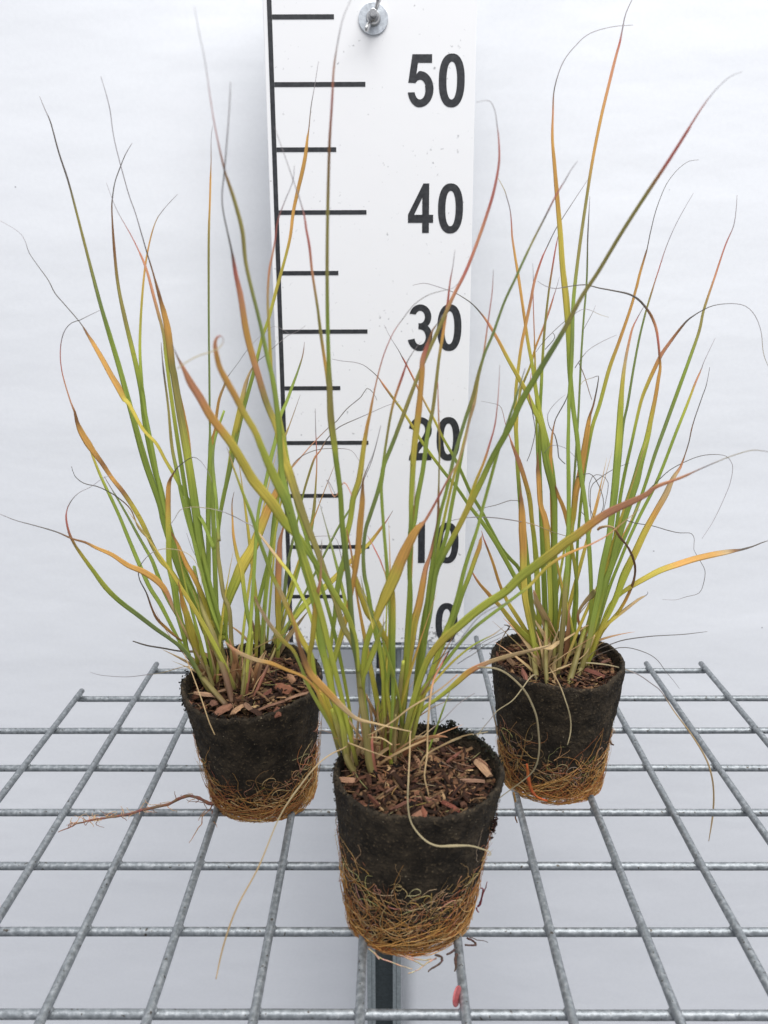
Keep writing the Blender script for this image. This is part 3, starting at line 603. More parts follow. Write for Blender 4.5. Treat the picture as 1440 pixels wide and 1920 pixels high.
# ------------------------------------------------------------------ grass blades
# one line per blade: plant, kind, base depth (* = rooted in its pot), tip depth, then u,v,width,colour from base to tip
BL = '''
L S * -24 436,1318,13,d 424,1270,15,d 409,1227,15,m 401,1193,13,m 382,1147,11,v 372,1102,9,v 364,1062,7,g
L S * -24 445,1292,14,d 438,1250,14,m 434,1206,12,m 430,1143,11,m 420,1118,11,m 413,1072,11,v 409,1037,9,v 408,990,8,g
L S * -25 424,1322,12,d 398,1292,11,m 372,1260,9,m 365,1247,6,v 350,1225,5,v
L S * -26 453,1312,9,m 459,1255,10,m 467,1206,8,m 474,1185,7,l
L S * -25 476,1308,9,R 490,1275,10,R 503,1247,9,d 513,1225,7,m 516,1215,4,m
L S * -25 461,1306,7,R 467,1265,8,R 472,1227,7,m 470,1180,6,l
L S * -23 400,1290,10,m 388,1250,9,m 372,1205,9,l 352,1150,8,l 335,1100,7,g
L S * -23 412,1275,6,y 400,1240,7,y 385,1195,6,l 375,1140,6,l
L B * -27 435,1260,9,m 420,1230,10,m 385,1160,12,g 345,1090,12,g 310,987,12,g 300,945,12,g 272,862,14,g 245,765,12,g 225,692,11,g 207,632,10,g 187,565,8,G 160,462,6,v 144,400,5,v 128,340,4,k 110,285,3.2,k 95,230,2.6,k 85,207,1.6,p 74,180,1,p
L B * -31 430,1270,14,m 415,1230,15,m 400,1150,16,g 390,1110,17,g 375,1025,18,g 365,950,18,g 352,862,17,l 337,775,16,v 325,700,15,v 322,687,15,v 315,625,15,o 308,590,12,o 300,560,8,b 287,512,3.5,b 275,472,2.6,k 254,400,2,p 240,360,2,p 215,265,1.6,p 205,200,1.6,p 189,143,1,p
L B * -26 425,1255,12,m 405,1210,12,v 380,1150,12,g 345,1070,13,g 315,990,12,g 303,925,12,g 292,887,12,g 281,837,13,g 272,787,13,g 265,730,12,g 250,662,10,l 235,600,9,v 222,537,7,v 215,475,6,b 210,400,3,b 211,370,2.4,k 216,340,2,k 225,315,2,k 235,290,1.6,k 248,268,1,p
L B * -24 395,1190,9,l 365,1120,9,g 340,1060,9,g 305,940,8,g 285,840,8,g 270,760,7,g 265,712,7,g 262,650,6,l 265,575,5,y 272,500,4,o 282,447,3,o 292,415,2,s 301,400,1.6,p 315,383,1.2,p 333,364,.9,p
L B * -28 415,1190,9,g 390,1120,10,g 360,1000,10,g 340,880,9,g 322,760,8,l 310,670,7,l 305,625,7,v 287,555,6.5,a 272,500,5,a 250,450,3,r 222,400,2,p 210,372,1.4,p 199,342,1,p
L B * -24 410,1200,10,m 400,1150,10,g 393,1110,10,g 392,1037,10,g 392,933,11,g 395,850,9,g 394,800,4.5,G 393,700,4.5,G 392,600,4.5,G 392,450,5,v 394,380,4,o 395,340,4,o 396,300,2,b 396,260,1.4,p 399,235,1,p
L B * -22 410,1015,7,v 408,988,7,g 405,940,7,g 401,902,7,g 398,860,7,G 403,820,6,g 420,770,5,g
L B * -25 410,1015,7,v 409,985,7,g 418,930,9,g 434,862,9,G 450,787,9,g 473,704,8,g 487,648,7,l 493,625,7,l 502,600,7,l 519,537,7,y 535,480,6,y 544,440,6.5,o 549,398,7,o 558,355,8,o 566,321,8.5,o 572,290,8,o 576,258,5,o 579,240,2.6,b 583,200,2,k 590,160,1.4,p 597,115,1,p
L B * -29 400,1030,9,g 390,1004,8,g 378,977,8,g 350,935,8,g 337,912,8,g 325,890,8,l 310,865,7,y 292,832,7,y 267,805,7,y 240,757,9,y 232,750,11,y 220,727,14,o 207,705,12,o 192,677,11,o 175,647,9,o 162,625,5,b 150,605,2.4,k 120,570,2.4,k 103,550,2.6,k 90,525,2.2,k 72,500,1.8,k 55,475,1.6,k 48,455,1.4,p 40,440,1.3,p 25,428,1.1,p 0,414,1,p
L B * -26 420,1250,8,m 400,1220,8,v 382,1185,8,v 362,1135,8,l 340,1100,9,y 317,1067,10,y 302,1052,10,y 285,1022,10,v 267,982,10,y 250,952,10,y 230,922,10,b 210,897,9,o 192,870,10,b 175,847,12,o 165,832,15,o 152,810,13,o 144,790,8,b 140,772,5,b 133,755,3,a 122,720,2.6,a 115,690,2.2,r 113,660,2,r 116,635,2,p 123,617,1.8,p 135,605,1.6,k 150,600,1.4,k 170,590,1.2,p 187,582,1,p
L B * -23 385,1275,6,v 365,1247,8,v 350,1225,7,g 335,1200,7,g 317,1165,8,g 300,1132,9,g 280,1100,9,g 260,1055,9,g 240,1007,8,g 225,970,7,g 210,937,7,g 190,895,6,l 174,855,5,y 165,830,3,y
L B * -22 390,1240,6,g 360,1200,7,g 335,1160,8,g 315,1125,9,g 300,1092,9,g 285,1052,8,g 277,1037,7,g 260,1007,6,G 240,970,5,G 220,935,4,G 208,915,2.4,p 195,893,1.4,p
L B * -28 395,1300,6,v 385,1285,7,v 365,1245,8,G 345,1217,9,G 320,1197,8,G 292,1177,9,G 260,1152,10,G 225,1125,11,g 200,1100,12,l 175,1067,10,l 155,1040,9,y 135,1010,6,b 126,982,4.5,r 125,960,3.6,r 132,942,2.8,k 147,925,2.2,p 172,912,1.8,p 192,897,1.5,p 210,891,1.2,p
L B * -30 400,1280,4,s 380,1245,5,s 345,1180,6,s 325,1140,7,s 317,1120,9,a 307,1102,12,o 290,1085,14,o 265,1070,13,o 240,1060,11,o 210,1040,9,o 180,1027,7,o 160,1017,5,b 135,1010,4,b 105,997,2.6,k 60,984,1.8,k 30,976,1.4,k 0,964,1.2,p
L B * -28 385,1285,6,v 362,1247,7,g 350,1220,9,g 342,1185,12,g 332,1147,14,g 325,1100,14,g 316,1060,12,l 315,1010,12,l 314,975,12,y 314,940,11,o 315,912,10,o 318,900,7,b 322,892,4.5,b 332,877,2.6,k 347,865,2.2,k 362,857,1.8,k 377,865,1.4,p 392,888,1.2,p 398,905,1,w
L B * -29 372,1270,4,m 370,1255,6,v 370,1235,11,l 365,1210,16,y 355,1180,17,y 348,1150,14,y 342,1135,11,o 337,1107,5,o 334,1090,2,b
L B * -26 400,1180,8,y 380,1120,10,y 362,1080,11,o 350,1060,10,o 335,1025,7,o 322,1000,4,b 318,990,2,k
L B * -24 420,1200,9,l 400,1150,9,g 380,1080,8,g 367,1025,8,g 355,987,8,g 342,937,8,g 332,887,8,g 322,837,7,v 315,762,5,v 307,700,4,k 304,670,3,p 302,642,1.4,p
L B * -26 420,1190,9,g 385,1060,9,g 375,1000,8,l 365,930,8,l 358,871,7.5,y 356,840,6,o 352,808,6,o 346,777,5,o 337,733,2,b
L B * -25 410,1230,10,g 405,1150,10,g 399,1000,10,g 396,900,10,g 396,850,9,y 398,819,6,o 402,804,6.5,o 405,773,8.5,o 410,746,8,o 419,723,7,s 426,708,2.6,b 433,698,1.6,k 446,681,1.4,k 462,658,1.4,k 473,645,1.3,p 487,631,1.2,p 500,621,1.2,p 510,613,1.2,p 523,614,1.1,p 542,625,.9,p
L B * -25 408,1010,5,g 415,950,6,g 429,871,8,l 435,829,11,l 442,798,14,y 450,762,13,y 458,725,9,s 467,700,5,s 479,681,2,k 495,668,1.5,k 510,654,1.4,k 525,641,1.3,p 540,629,1.2,p 560,620,1,p 573,610,.9,p
L B * -25 450,1290,10,v 460,1260,9,v 472,1205,8,l 470,1177,9,g 463,1143,9,g 457,1100,9,l 453,1067,10,y 445,1042,8,y 438,1006,6,o 436,975,4,o 435,944,2.2,b 439,922,1,k
L B * -24 430,1215,7,l 424,1190,8,g 424,1146,12,l 430,1121,18,l 442,1090,22,l 455,1060,25,y 474,1027,22,y 488,992,20,y 503,954,18,o 517,925,14,o 528,900,8,s 540,885,4,s 560,862,2.6,a 587,831,2,a 618,800,1.8,k 631,790,1.8,k 650,767,1.8,k 677,744,1.7,k 688,728,1.6,k 700,737,1.3,k 707,751,.9,p
L B * -24 459,1306,7,v 467,1206,8,l 474,1110,8,g 484,965,7,g 497,912,8,g 509,856,9,g 517,825,8,g 525,783,8,g 537,755,7,g 548,725,6,g 560,692,4,G 568,665,2.4,b 571,641,1,p
L B * -24 490,1255,6,v 492,1180,8,g 500,1090,9,g 509,1020,10,g 517,975,10,g 520,920,8,l 524,870,6,y 530,830,5,y 545,790,3,s 563,740,1,p
L B * -24 480,1240,7,y 482,1148,9,g 494,1090,9,g 507,1037,10,g 512,980,8,g 522,900,6,g 532,860,4,G 537,835,2,p
L B * -26 520,1245,7,v 522,1206,9,l 522,1164,12,y 521,1142,13,y 521,1100,14,o 522,1058,14,a 524,1017,10,a 529,996,5,a 534,975,2,b
L B * -23 525,1230,7,g 528,1190,8,g 530,1146,8,G 534,1121,8,G 540,1069,10,G 547,1023,5,G 551,1000,2,p
L B * -22 515,1240,6,v 530,1175,6,v 542,1131,7,l 551,1100,8,l 563,1054,9,g 580,1006,8,g 583,995,9,g 589,954,7,v 592,912,4,v 594,871,2.6,a 593,830,2.2,r 592,808,1.8,p 591,766,1,p
L B * -23 505,1230,6,v 530,1130,6,g 540,1060,5,g 555,990,4,g 566,939,4,g 572,914,5,v 585,872,5,v 592,855,4,a 600,846,3,a 612,825,2.2,k 629,806,2,k 645,796,1.8,k 670,785,1.6,k 695,774,1.4,p 727,760,1.2,p 749,753,1,p
L B * -26 495,1220,5,v 500,1120,5,g 515,1010,5,l 530,930,4,y 545,880,3,s 560,860,2.2,k 581,848,2,k 604,842,1.8,k 635,841,1.8,k 654,843,1.6,p 664,850,1.4,p 675,867,1.2,p 690,895,1,p
L B * -22 520,1220,5,g 530,1200,5,G 545,1160,5,G 566,1122,5,G 587,1081,5,G 614,1027,5,G 635,987,5,G 658,950,4,G 672,922,2.4,k 685,893,1.6,k 697,864,1.4,k 706,830,1.2,p 714,797,.9,p
L B * -26 505,1240,7,m 525,1200,10,l 538,1177,9,l 559,1152,13,l 572,1137,14,l 602,1110,14,l 629,1085,12,y 650,1062,10,o 665,1047,9,y 679,1033,8,y 695,1018,8,y 712,995,6,o 725,977,3,r 737,957,1,k
L W * -26 420,1240,5,s 400,1232,7,s 372,1222,8,s 340,1221,4,k 305,1215,4,k 275,1210,4,k 249,1202,3,k
L W * -22 380,1250,2,s 345,1250,2,s 305,1261,2,w 275,1265,2,p 237,1269,1.7,p 190,1266,1.5,p 169,1260,1,p
L W -29 -32.5 345,1225,2,s 362,1267,3,s 380,1317,3,s 393,1356,3,s 403,1378,2,s
L W * -30 350,1205,4,v 332,1195,5,b 312,1177,8,o 295,1160,7,b 285,1140,5,b 275,1112,4,k 262,1087,3,k 260,1070,2.6,k 266,1056,2.2,k 280,1040,2,p 295,1032,2.2,w 312,1029,2.4,w 337,1032,2.2,w 357,1042,2,w 370,1060,1.8,w 377,1080,1.4,w 378,1100,1,w
L W * -29 280,1010,6,l 260,990,4,s 245,955,3,b 220,932,3,k 200,920,2.6,k 182,912,2.4,k 157,906,2.2,k 140,892,1.6,k 134,874,1,k
L W * -25 400,1170,1.6,w 374,1062,1.8,w 360,1030,1.5,k 350,1000,1.2,k
F W * -30 655,1431,8,m 630,1320,9,l 600,1220,9,l 580,1150,9,l 563,1112,9,l 547,1081,9,l 526,1054,9,y 513,1037,8,s 488,1004,5,s 474,987,3,p 459,979,2.6,p 438,968,2.4,k 413,958,2,p 382,952,2,w 357,951,2,w 338,956,1.8,w 328,972,1.5,p 318,985,1,p
F S * -36 702,1456,18,m 692,1428,20,m 685,1359,20,m 677,1307,17,m 672,1265,14,m 668,1228,10,v
F S * -36 668,1455,12,m 652,1428,14,m 643,1397,13,m 633,1365,12,v 622,1330,8,l
F S * -36 741,1435,12,s 739,1359,13,m 747,1317,14,m 752,1276,13,m 756,1240,9,l
F S * -35 752,1430,12,m 754,1401,13,m 768,1370,14,m 785,1338,12,m 795,1310,8,l
F S * -36 705,1455,12,R 700,1428,12,R 697,1397,9,r 699,1375,3,a
F S * -37 730,1440,9,r 733,1415,8,R 737,1385,6,m 742,1340,5,m
F S * -35 640,1425,9,m 628,1385,9,v 618,1340,8,s 612,1290,7,l
F S * -35 715,1430,8,R 716,1400,9,R 722,1350,9,m 727,1300,8,y 730,1260,5,l
F S * -35 757,1420,10,m 768,1360,11,m 782,1310,9,m 792,1270,6,l
F B * -47 668,1450,12,m 650,1422,14,m 639,1349,14,l 625,1311,14,l 612,1255,15,l 602,1213,16,g 592,1148,16,g 580,1100,16,g 565,1048,17,g 549,985,16,g 537,930,13,g 526,880,12,g 521,800,12,g 512,725,11,g 500,669,9,g 485,600,7.5,G 461,500,8,v 453,433,9,v 438,375,8,v 421,321,6,b 405,249,3.4,r 395,190,2.6,r 385,120,2,p 375,70,1.8,p 364,12,1.2,p
F B * -46 672,1265,9,m 665,1225,10,v 658,1203,12,v 641,1172,13,v 626,1121,13,v 609,1079,14,v 595,1037,13,v 574,985,15,v 555,933,18,v 538,881,19,y 529,860,18,y 519,808,15,y 498,756,14,v 481,700,14,a 467,652,14,o 458,612,14,o 450,560,13,a 440,510,9,r 434,472,5.5,k 425,430,4,k 418,395,3.6,k 416,365,3.4,p 420,325,3.4,k 424,278,3.6,p 430,200,3,p 432,153,1.6,p
F B * -45 672,1260,6,l 668,1200,8,l 650,1150,12,l 637,1129,12,l 605,1076,12,g 580,1037,13,g 559,1006,16,l 534,979,20,l 511,944,23,y 476,902,22,y 460,875,20,y 435,833,19,y 410,800,18,o 394,779,18,o 373,742,17,a 358,719,16,a 342,687,8,a 334,672,4,b 327,656,1.8,k 322,644,1,p
F B * -49 670,1440,8,m 655,1380,9,l 640,1310,10,l 620,1230,12,l 600,1150,14,l 576,1069,16,l 559,1017,15,g 547,975,18,g 534,937,20,g 517,902,20,l 503,871,18,l 490,840,15,l 477,808,14,y 456,773,14,y 440,742,14,o 425,715,14,o 412,690,12,o 406,667,11,o 403,648,9,a 405,636,6,a 411,630,3.5,r 417,632,2.6,p 419,641,2.6,p 410,653,2.6,w 395,660,2.6,w 370,668,2.6,w 345,682,2.6,w 332,692,2,w
F B * -44 676,1290,7,v 668,1228,10,G 666,1213,12,G 660,1156,12,G 656,1100,12,G 650,1047,12,G 643,985,12,g 639,922,11,g 631,860,12,g 629,840,13,l 622,787,15,v 619,725,13,v 617,673,9,g 615,600,8.5,g 614,500,7.5,v 615,400,7,v 618,277,6,b 623,190,5.5,r 626,131,4.5,a 633,82,2.6,p 643,35,1.8,p 655,6,1.3,p 664,-14,1,p
F B * -41 672,1270,6,v 664,1200,7,g 652,1080,7,g 640,950,7,l 628,850,7,l 618,760,7,y 614,718,7,y 608,673,7,o 601,625,7,v 595,576,6,v 585,510,5.5,a 580,463,5.5,r 574,430,5,r 571,408,4,r 564,381,2.4,p 549,336,1.8,p 531,284,1.5,p 515,239,1,p
F B * -40 660,1400,6,l 655,1330,7,l 630,1200,8,g 600,1090,8,g 575,1010,8,g 552,930,8,l 530,810,8,l 511,718,8,y 507,663,7,y 504,605,6,y 502,557,5.5,s 505,508,5,a 512,472,4,a 516,450,3.4,r 521,414,2.6,r 535,375,1.8,p 549,340,1.5,p 552,310,.9,p
F B * -38 722,1430,8,m 720,1320,8,l 715,1240,9,l 700,1170,9,g 689,1106,9,g 683,1079,9,G 681,1037,8,G 685,995,8,G 693,968,9,G 706,929,9,G 716,893,10,g 720,871,9,g 737,829,9,G 758,773,9,v 781,712,8,v 802,662,8,v 830,600,8.5,v 850,555,7.5,a 875,505,7,r 900,440,7,a 920,380,6.5,r 930,340,5.5,r 936,300,4.5,r 935,260,3,r 932,235,2,p 929,212,1.5,p 924,197,1.3,p 917,189,1.2,p 906,189,1,p 893,192,.8,p
F B * -37 745,1430,8,m 752,1370,9,m 760,1290,9,l 768,1182,8,g 770,1120,10,g 768,1060,10,g 772,995,15,g 777,975,12,g 783,933,11,g 793,881,10,g 802,812,9.5,g 811,771,8,v 817,725,7.5,v 823,673,6.5,v 830,629,6.5,o 836,590,6,a 840,562,5,r 844,527,3.2,r 849,500,1.7,p 853,468,.9,p
F B * -39 745,1425,8,m 755,1330,8,l 762,1200,8,l 768,1100,8,g 770,1006,9,g 771,975,9,g 772,933,11,l 774,896,12,l 777,844,13,y 782,802,14,y 786,769,14,o 789,735,12,o 792,698,12,o 793,675,11,a 800,652,9,r 806,635,6,b 812,618,4,b 821,606,2,k 830,590,1.4,p
F B * -38 738,1430,7,m 735,1370,7,y 725,1292,8,l 729,1255,8,g 731,1192,8,g 729,1120,8,g 725,1068,8,g 720,1006,7,g 716,954,7,g 714,912,7,g 716,898,7,g 718,867,6,g 725,819,5.5,v 731,783,5.5,v 739,748,5.5,o 752,710,5.5,r 760,687,4.5,r 764,677,2.4,k 777,656,1.5,p 790,640,1,p
F B * -39 640,1400,6,m 625,1290,7,l 620,1234,8,l 622,1203,8,l 629,1152,10,g 633,1110,12,g 641,1068,13,g 647,1047,12,g 650,1010,12,l 658,975,12,l 664,933,13,l 675,898,13,y 683,840,10.5,y 689,802,8,o 695,773,6,o 702,735,4,a 710,700,3.6,a 720,665,3,r 733,633,2.6,r 743,615,2.2,r 754,600,2,k 775,573,1.8,k 798,556,1.8,k 819,548,1.8,k 836,544,1.6,k 850,540,1.4,p 862,528,1,p
F B * -39 650,1410,6,m 635,1350,8,l 618,1285,9,l 631,1224,12,l 643,1182,12,y 655,1130,10,o 662,1093,10,o 668,1058,12,o 672,1022,13,o 675,985,14,o 679,943,12,o 680,912,6,b 682,895,3,b 692,870,1.8,k 702,845,1.5,k 714,798,.9,p
F B * -43 765,1410,9,m 780,1310,10,l 789,1255,10,g 793,1203,10,g 804,1159,9,g 815,1078,11,g 828,1046,11,g 845,1012,12,l 860,984,12,y 877,949,13,y 897,909,13,l 921,858,12,g 936,831,13,g 957,793,12.5,g 975,752,13,g 1000,710,13,g 1023,672,12,G 1048,631,11,G 1060,610,10,v 1090,555,8.5,v 1120,510,8,v 1165,435,8,v 1210,365,8,v 1250,305,7,r 1285,250,6.2,r 1305,218,5,r 1317,200,4,r 1335,176,2.4,p 1355,155,2,p 1372,142,1.6,p 1392,134,1.1,p
F B * -39 760,1420,7,m 775,1330,8,l 790,1230,8,g 800,1140,8,g 812,1050,8,g 825,970,7.5,g 838,920,7.5,g 852,858,8,G 863,820,8,G 875,781,8,G 888,743,8.5,v 896,710,8,v 909,664,6,G 925,626,6,G 946,567,5.5,G 967,522,5.3,G 982,489,5.2,G 1000,451,5,v 1024,404,4.2,k 1043,366,3.8,r 1060,338,2.8,p 1070,320,2,p 1083,302,1.2,p
F B * -37 762,1415,6,m 770,1340,6,y 790,1240,7,l 800,1150,7,g 818,1050,7,g 830,990,6.5,l 850,900,6,y 863,858,5.5,y 871,827,5.5,y 882,785,5.5,s 890,756,7,s 898,706,6,y 905,677,5,s 911,637,4,a 915,607,3.4,r 923,548,2.4,r 925,505,1,p
F B * -37 765,1415,6,m 790,1180,7,g 815,1080,7,g 845,1020,7,g 862,985,7,l 880,937,7.5,y 890,907,7,y 907,866,5.5,o 917,835,4.5,r 927,800,3.4,r 932,764,2.4,r 935,727,1.7,r 937,684,1,p
F B * -40 745,1430,10,m 755,1390,11,m 775,1310,13,l 795,1250,14,l 810,1222,15,y 831,1197,17,y 860,1172,18,l 889,1147,18,l 918,1126,18,l 947,1107,18,l 974,1080,20,l 1005,1057,21,l 1034,1035,21,y 1063,1012,20,y 1076,1004,20,y 1107,980,18,o 1139,959,17,a 1173,943,15,a 1208,927,12,a 1231,911,8,a 1276,895,5.5,a 1324,874,3.6,p 1371,855,2.4,w 1411,844,2.2,w 1441,847,2,p
F B * -37.5 748,1430,6,m 770,1360,7,l 791,1297,8,l 808,1274,8,g 833,1245,8,g 858,1213,7,g 885,1182,7,G 916,1157,7,g 947,1134,6.5,g 975,1113,6.5,g 995,1097,7,y 1026,1064,7,y 1057,1043,6.5,o 1085,1030,5,o 1110,1020,4,a 1140,1003,3,a 1178,972,2.2,s 1200,955,1.2,w
F B * -31.5 770,1400,6,v 780,1350,7,l 795,1326,8,l 814,1313,8,l 837,1295,9,l 858,1276,12,y 877,1259,13,o 895,1249,11,a 922,1238,9,s 947,1230,9,s 979,1222,8,s 1010,1215,6,s 1029,1210,4,s
F B * -40 680,1340,8,m 680,1300,9,v 681,1259,12,l 685,1217,13,l 695,1182,13,l 706,1158,14,y 714,1137,18,y 727,1110,25,y 741,1079,26,y 754,1047,24,o 772,1010,20,o 785,989,14,o 797,977,6,a 822,933,5,r 841,897,4,a 858,868,4,s 872,830,4.5,s 882,779,5,s 888,760,3,b
F B * -37 745,1420,8,m 755,1350,9,m 762,1286,10,l 766,1245,12,y 772,1203,14,y 776,1168,17,y 785,1134,16,o 792,1097,14,o 798,1065,11,a 806,1042,7,a 815,1005,6,b 821,975,6,b 822,934,5,b 823,898,3.6,v 824,829,3.8,v 822,767,3,a 821,717,1.4,r
F B * -35 752,1425,8,m 765,1390,9,v 785,1280,9,g 800,1180,9,g 811,1087,9,g 821,1050,9,g 837,1003,9,g 845,956,8.5,g 856,900,8,g 864,860,7,g 872,820,5.5,g 885,760,4,G 893,720,1.5,p
F B * -37 760,1430,8,m 770,1400,8,m 790,1320,9,l 810,1260,11,l 834,1192,13,l 847,1159,11,g 860,1115,10,g 871,1069,9,g 884,1027,8,g 896,990,7,g 907,947,7,g 920,900,7,g 935,845,7,g 950,800,6,G 968,745,5,G 985,690,2,p
F B * -35 765,1410,8,m 790,1310,9,l 825,1220,10,l 852,1153,11,g 866,1112,10,g 879,1078,10,l 890,1046,10,y 897,1027,10,o 900,1014,7,o 903,1004,1.4,b
F B * -41 650,1415,6,m 630,1380,8,m 600,1310,8,y 580,1242,8,y 585,1203,11,y 589,1161,12,y 593,1122,10,o 600,1089,6,a 602,1047,3.4,s 603,1012,1.2,p
F B * -40 655,1430,6,m 640,1400,7,m 620,1358,8,l 599,1320,9,l 580,1285,9,l 563,1243,8,g 551,1218,10,y 530,1197,13,y 507,1168,13,s 488,1137,11,s 478,1118,4,b
F B * -40 655,1435,6,m 640,1400,6,y 610,1330,6,y 590,1290,6,o 567,1268,5.5,o 538,1256,7,o 507,1243,9,o 480,1237,9.5,s 455,1227,9,s 434,1214,6,a 422,1203,2,s
F B * -38 650,1425,7,m 629,1359,10,v 627,1349,13,y 614,1324,17,y 606,1300,16,y 597,1297,10,o 590,1275,12,l 583,1230,13,l 572,1210,12,y 557,1181,11,y 540,1143,11,y 526,1110,10,s 513,1085,9,l 497,1042,8.5,g 484,1006,8,g 472,967,8,g 455,923,6,l 438,877,4,y 433,860,2.6,s 425,838,1.2,p
F B -40 -42 772,1372,2,s 739,1365,3,s 706,1357,4.5,s 668,1347,8,s 643,1326,12,s 622,1305,15,o 602,1284,16,o 583,1263,14,o 570,1234,12,b 560,1203,8,b 551,1164,5,o 540,1130,2,b
F B * -37 736,1445,8,m 734,1428,8,l 733,1392,6,g 735,1359,6,g 737,1317,7,g 739,1255,10,g 738,1213,13,g 739,1172,13,l 739,1130,12,y 738,1090,8,y 745,1060,4,o 755,1030,1.6,b
F B * -36 740,1400,6,m 740,1300,7,l 735,1240,8,y 727,1207,9,y 720,1190,12,y 706,1167,17,y 693,1147,21,y 679,1116,16,y 668,1089,9,y 658,1031,4,a 650,993,1.6,r
F B * -36 735,1420,6,m 730,1330,7,l 720,1259,8,g 714,1234,11,g 704,1192,13,g 693,1150,9,l 684,1120,4,l 676,1080,1.5,p
F B * -38 690,1420,5,m 683,1320,6,l 681,1276,7,l 689,1251,11,l 702,1217,13,l 712,1190,7,l 722,1165,2,p
F B * -35 728,1400,4,v 725,1350,5,b 719,1290,6,b 714,1265,6,b 710,1238,1.5,b
F W * -36 790,1440,3,l 795,1422,4,g 804,1403,5,g 816,1370,5,g 831,1328,5,g 845,1292,2,l
F W -36 -39.6 845,1215,2,b 828,1245,4,r 813,1276,5,a 806,1317,5.5,s 802,1370,5,s 801,1414,4.5,s 796,1454,4,s 801,1479,3.5,s 805,1497,2,s
F W -39.5 -42.6 772,1372,2,s 769,1376,3.5,s 768,1414,4,s 765,1476,4.5,w 765,1514,4.5,w 772,1545,4.5,w 794,1573,4.5,w 819,1586,5,w 851,1586,7,w 882,1586,4.5,w 904,1592,3.4,w 918,1597,3,w 920,1603,2.5,w 914,1604,2,w
F W -37 -43 652,1398,3,s 640,1405,3.5,s 622,1413,3.5,s 597,1432,3.5,s 565,1470,3.5,w 525,1530,3.4,w 485,1625,4,s 445,1700,4.4,s 420,1770,4.6,s 405,1836,3,s
F W -37 -38 652,1392,4,s 685,1405,4.5,s 710,1414,4,s 735,1423,3,a
F W -37 -38 689,1380,3,s 733,1355,4.5,s 768,1328,5,s 810,1303,5,s 835,1285,4,s 858,1265,3,a
F W -37 -38.5 690,1383,3,s 715,1384,4,s 735,1397,4,s
F W -36 -29 895,1250,4,s 904,1251,4.5,w 927,1253,5,w 947,1261,5,w 968,1278,5,w 985,1297,5,w 997,1320,5,w 1006,1345,4.6,w 1010,1378,4.5,w 1011,1404,4.2,w 1006,1433,4,w 994,1452,3.5,w 969,1472,3,w 947,1488,2.6,w 924,1506,2.4,w 900,1524,2,w
F W -36 -33 780,1420,2,s 795,1414,3,w 830,1398,3.5,w 860,1385,3.5,w 885,1378,3,w 915,1372,2,w
F W -36 -34 778,1400,2,s 800,1375,2.4,s 830,1350,2.4,p 862,1318,2,p 890,1300,2,p
F W * -38 785,1460,3,s 795,1420,5,s 840,1392,5,s 868,1380,4,s 886,1376,2,s
F W -37 -39 858,1245,1.6,k 870,1237,2,k 890,1225,2,k 910,1210,2,k 940,1195,1.6,p
F W * -37 742,1420,5,m 775,1335,6,y 810,1285,6,y 845,1245,6,y 880,1215,5,l 905,1200,4,g 925,1190,3,s 945,1175,1.4,p
F W * -38 745,1410,5,y 770,1340,5,b 800,1285,5,s 822,1255,4,b 840,1225,3,k 848,1205,1.4,k
F W * -30 780,1200,2,k 776,1170,2,k 770,1150,1.6,k 763,1145,1,p
F W * -34 700,1180,4,y 690,1140,4,v 680,1110,3.5,v 665,1072,3,b 655,1058,2.4,o
F W -36 -44 812,1245,2,k 830,1230,2.2,k 858,1205,2,k 895,1160,1.8,k 925,1140,1.6,k 960,1128,1.6,p
R S * -22 1010,1285,11,m 1005,1263,10,m 1000,1224,9,v 997,1195,8,g
R S * -23 1026,1290,12,m 1024,1253,12,m 1024,1195,11,v 1024,1160,8,g
R S * -23 1040,1290,7,b 1040,1234,7,m 1040,1200,6,l
R S * -23 1065,1286,19,m 1075,1253,18,m 1086,1215,15,m 1096,1180,11,l
R S * -22 1077,1283,9,b 1085,1263,10,m 1100,1224,10,m 1110,1195,7,l
R S * -22 1045,1270,9,m 1051,1191,10,m 1057,1146,12,m 1061,1085,13,g
R S * -22 1000,1268,6,b 993,1230,7,m 988,1190,7,l
R B * -24 1090,1260,8,m 1105,1190,8,l 1108,1112,8,g 1107,1070,9,g 1103,1007,9.5,g 1097,945,10,g 1088,882,10,g 1082,820,10,g 1075,768,10,g 1071,727,10,g 1068,685,11,g 1067,635,13,l 1062,565,14,y 1055,500,12,y 1051,440,11,y 1045,370,9.5,o 1040,310,8,o 1036,260,6,o 1037,210,4,a 1039,170,2.4,k 1050,130,2,p 1063,105,1.8,p 1080,85,1.7,p 1095,70,1.6,p 1115,59,1.5,p 1150,50,1.4,p 1187,47,1,p
R B * -23 1045,1275,8,m 1055,1180,10,m 1059,1112,11,v 1063,1070,10,g 1065,1007,9.5,g 1066,966,9,g 1066,903,9,g 1065,841,8,g 1066,790,7,g 1067,747,8,g 1071,690,8,g 1073,640,8,G 1075,565,8,g 1085,475,7,v 1100,370,6.5,v 1112,295,6.5,o 1127,220,6.5,o 1145,145,6.4,a 1155,105,5.6,a 1162,80,4.5,r 1167,55,3,p 1172,30,2.2,p 1180,10,1.8,p 1192,-14,1.2,p
R B * -21 1046,1240,6,v 1050,1200,6,g 1060,1130,6,g 1070,1000,5.5,G 1078,877,5,G 1084,784,4.5,G 1089,679,4.5,G 1094,600,4.2,G 1100,524,4,G 1102,442,3,k 1106,368,1,p
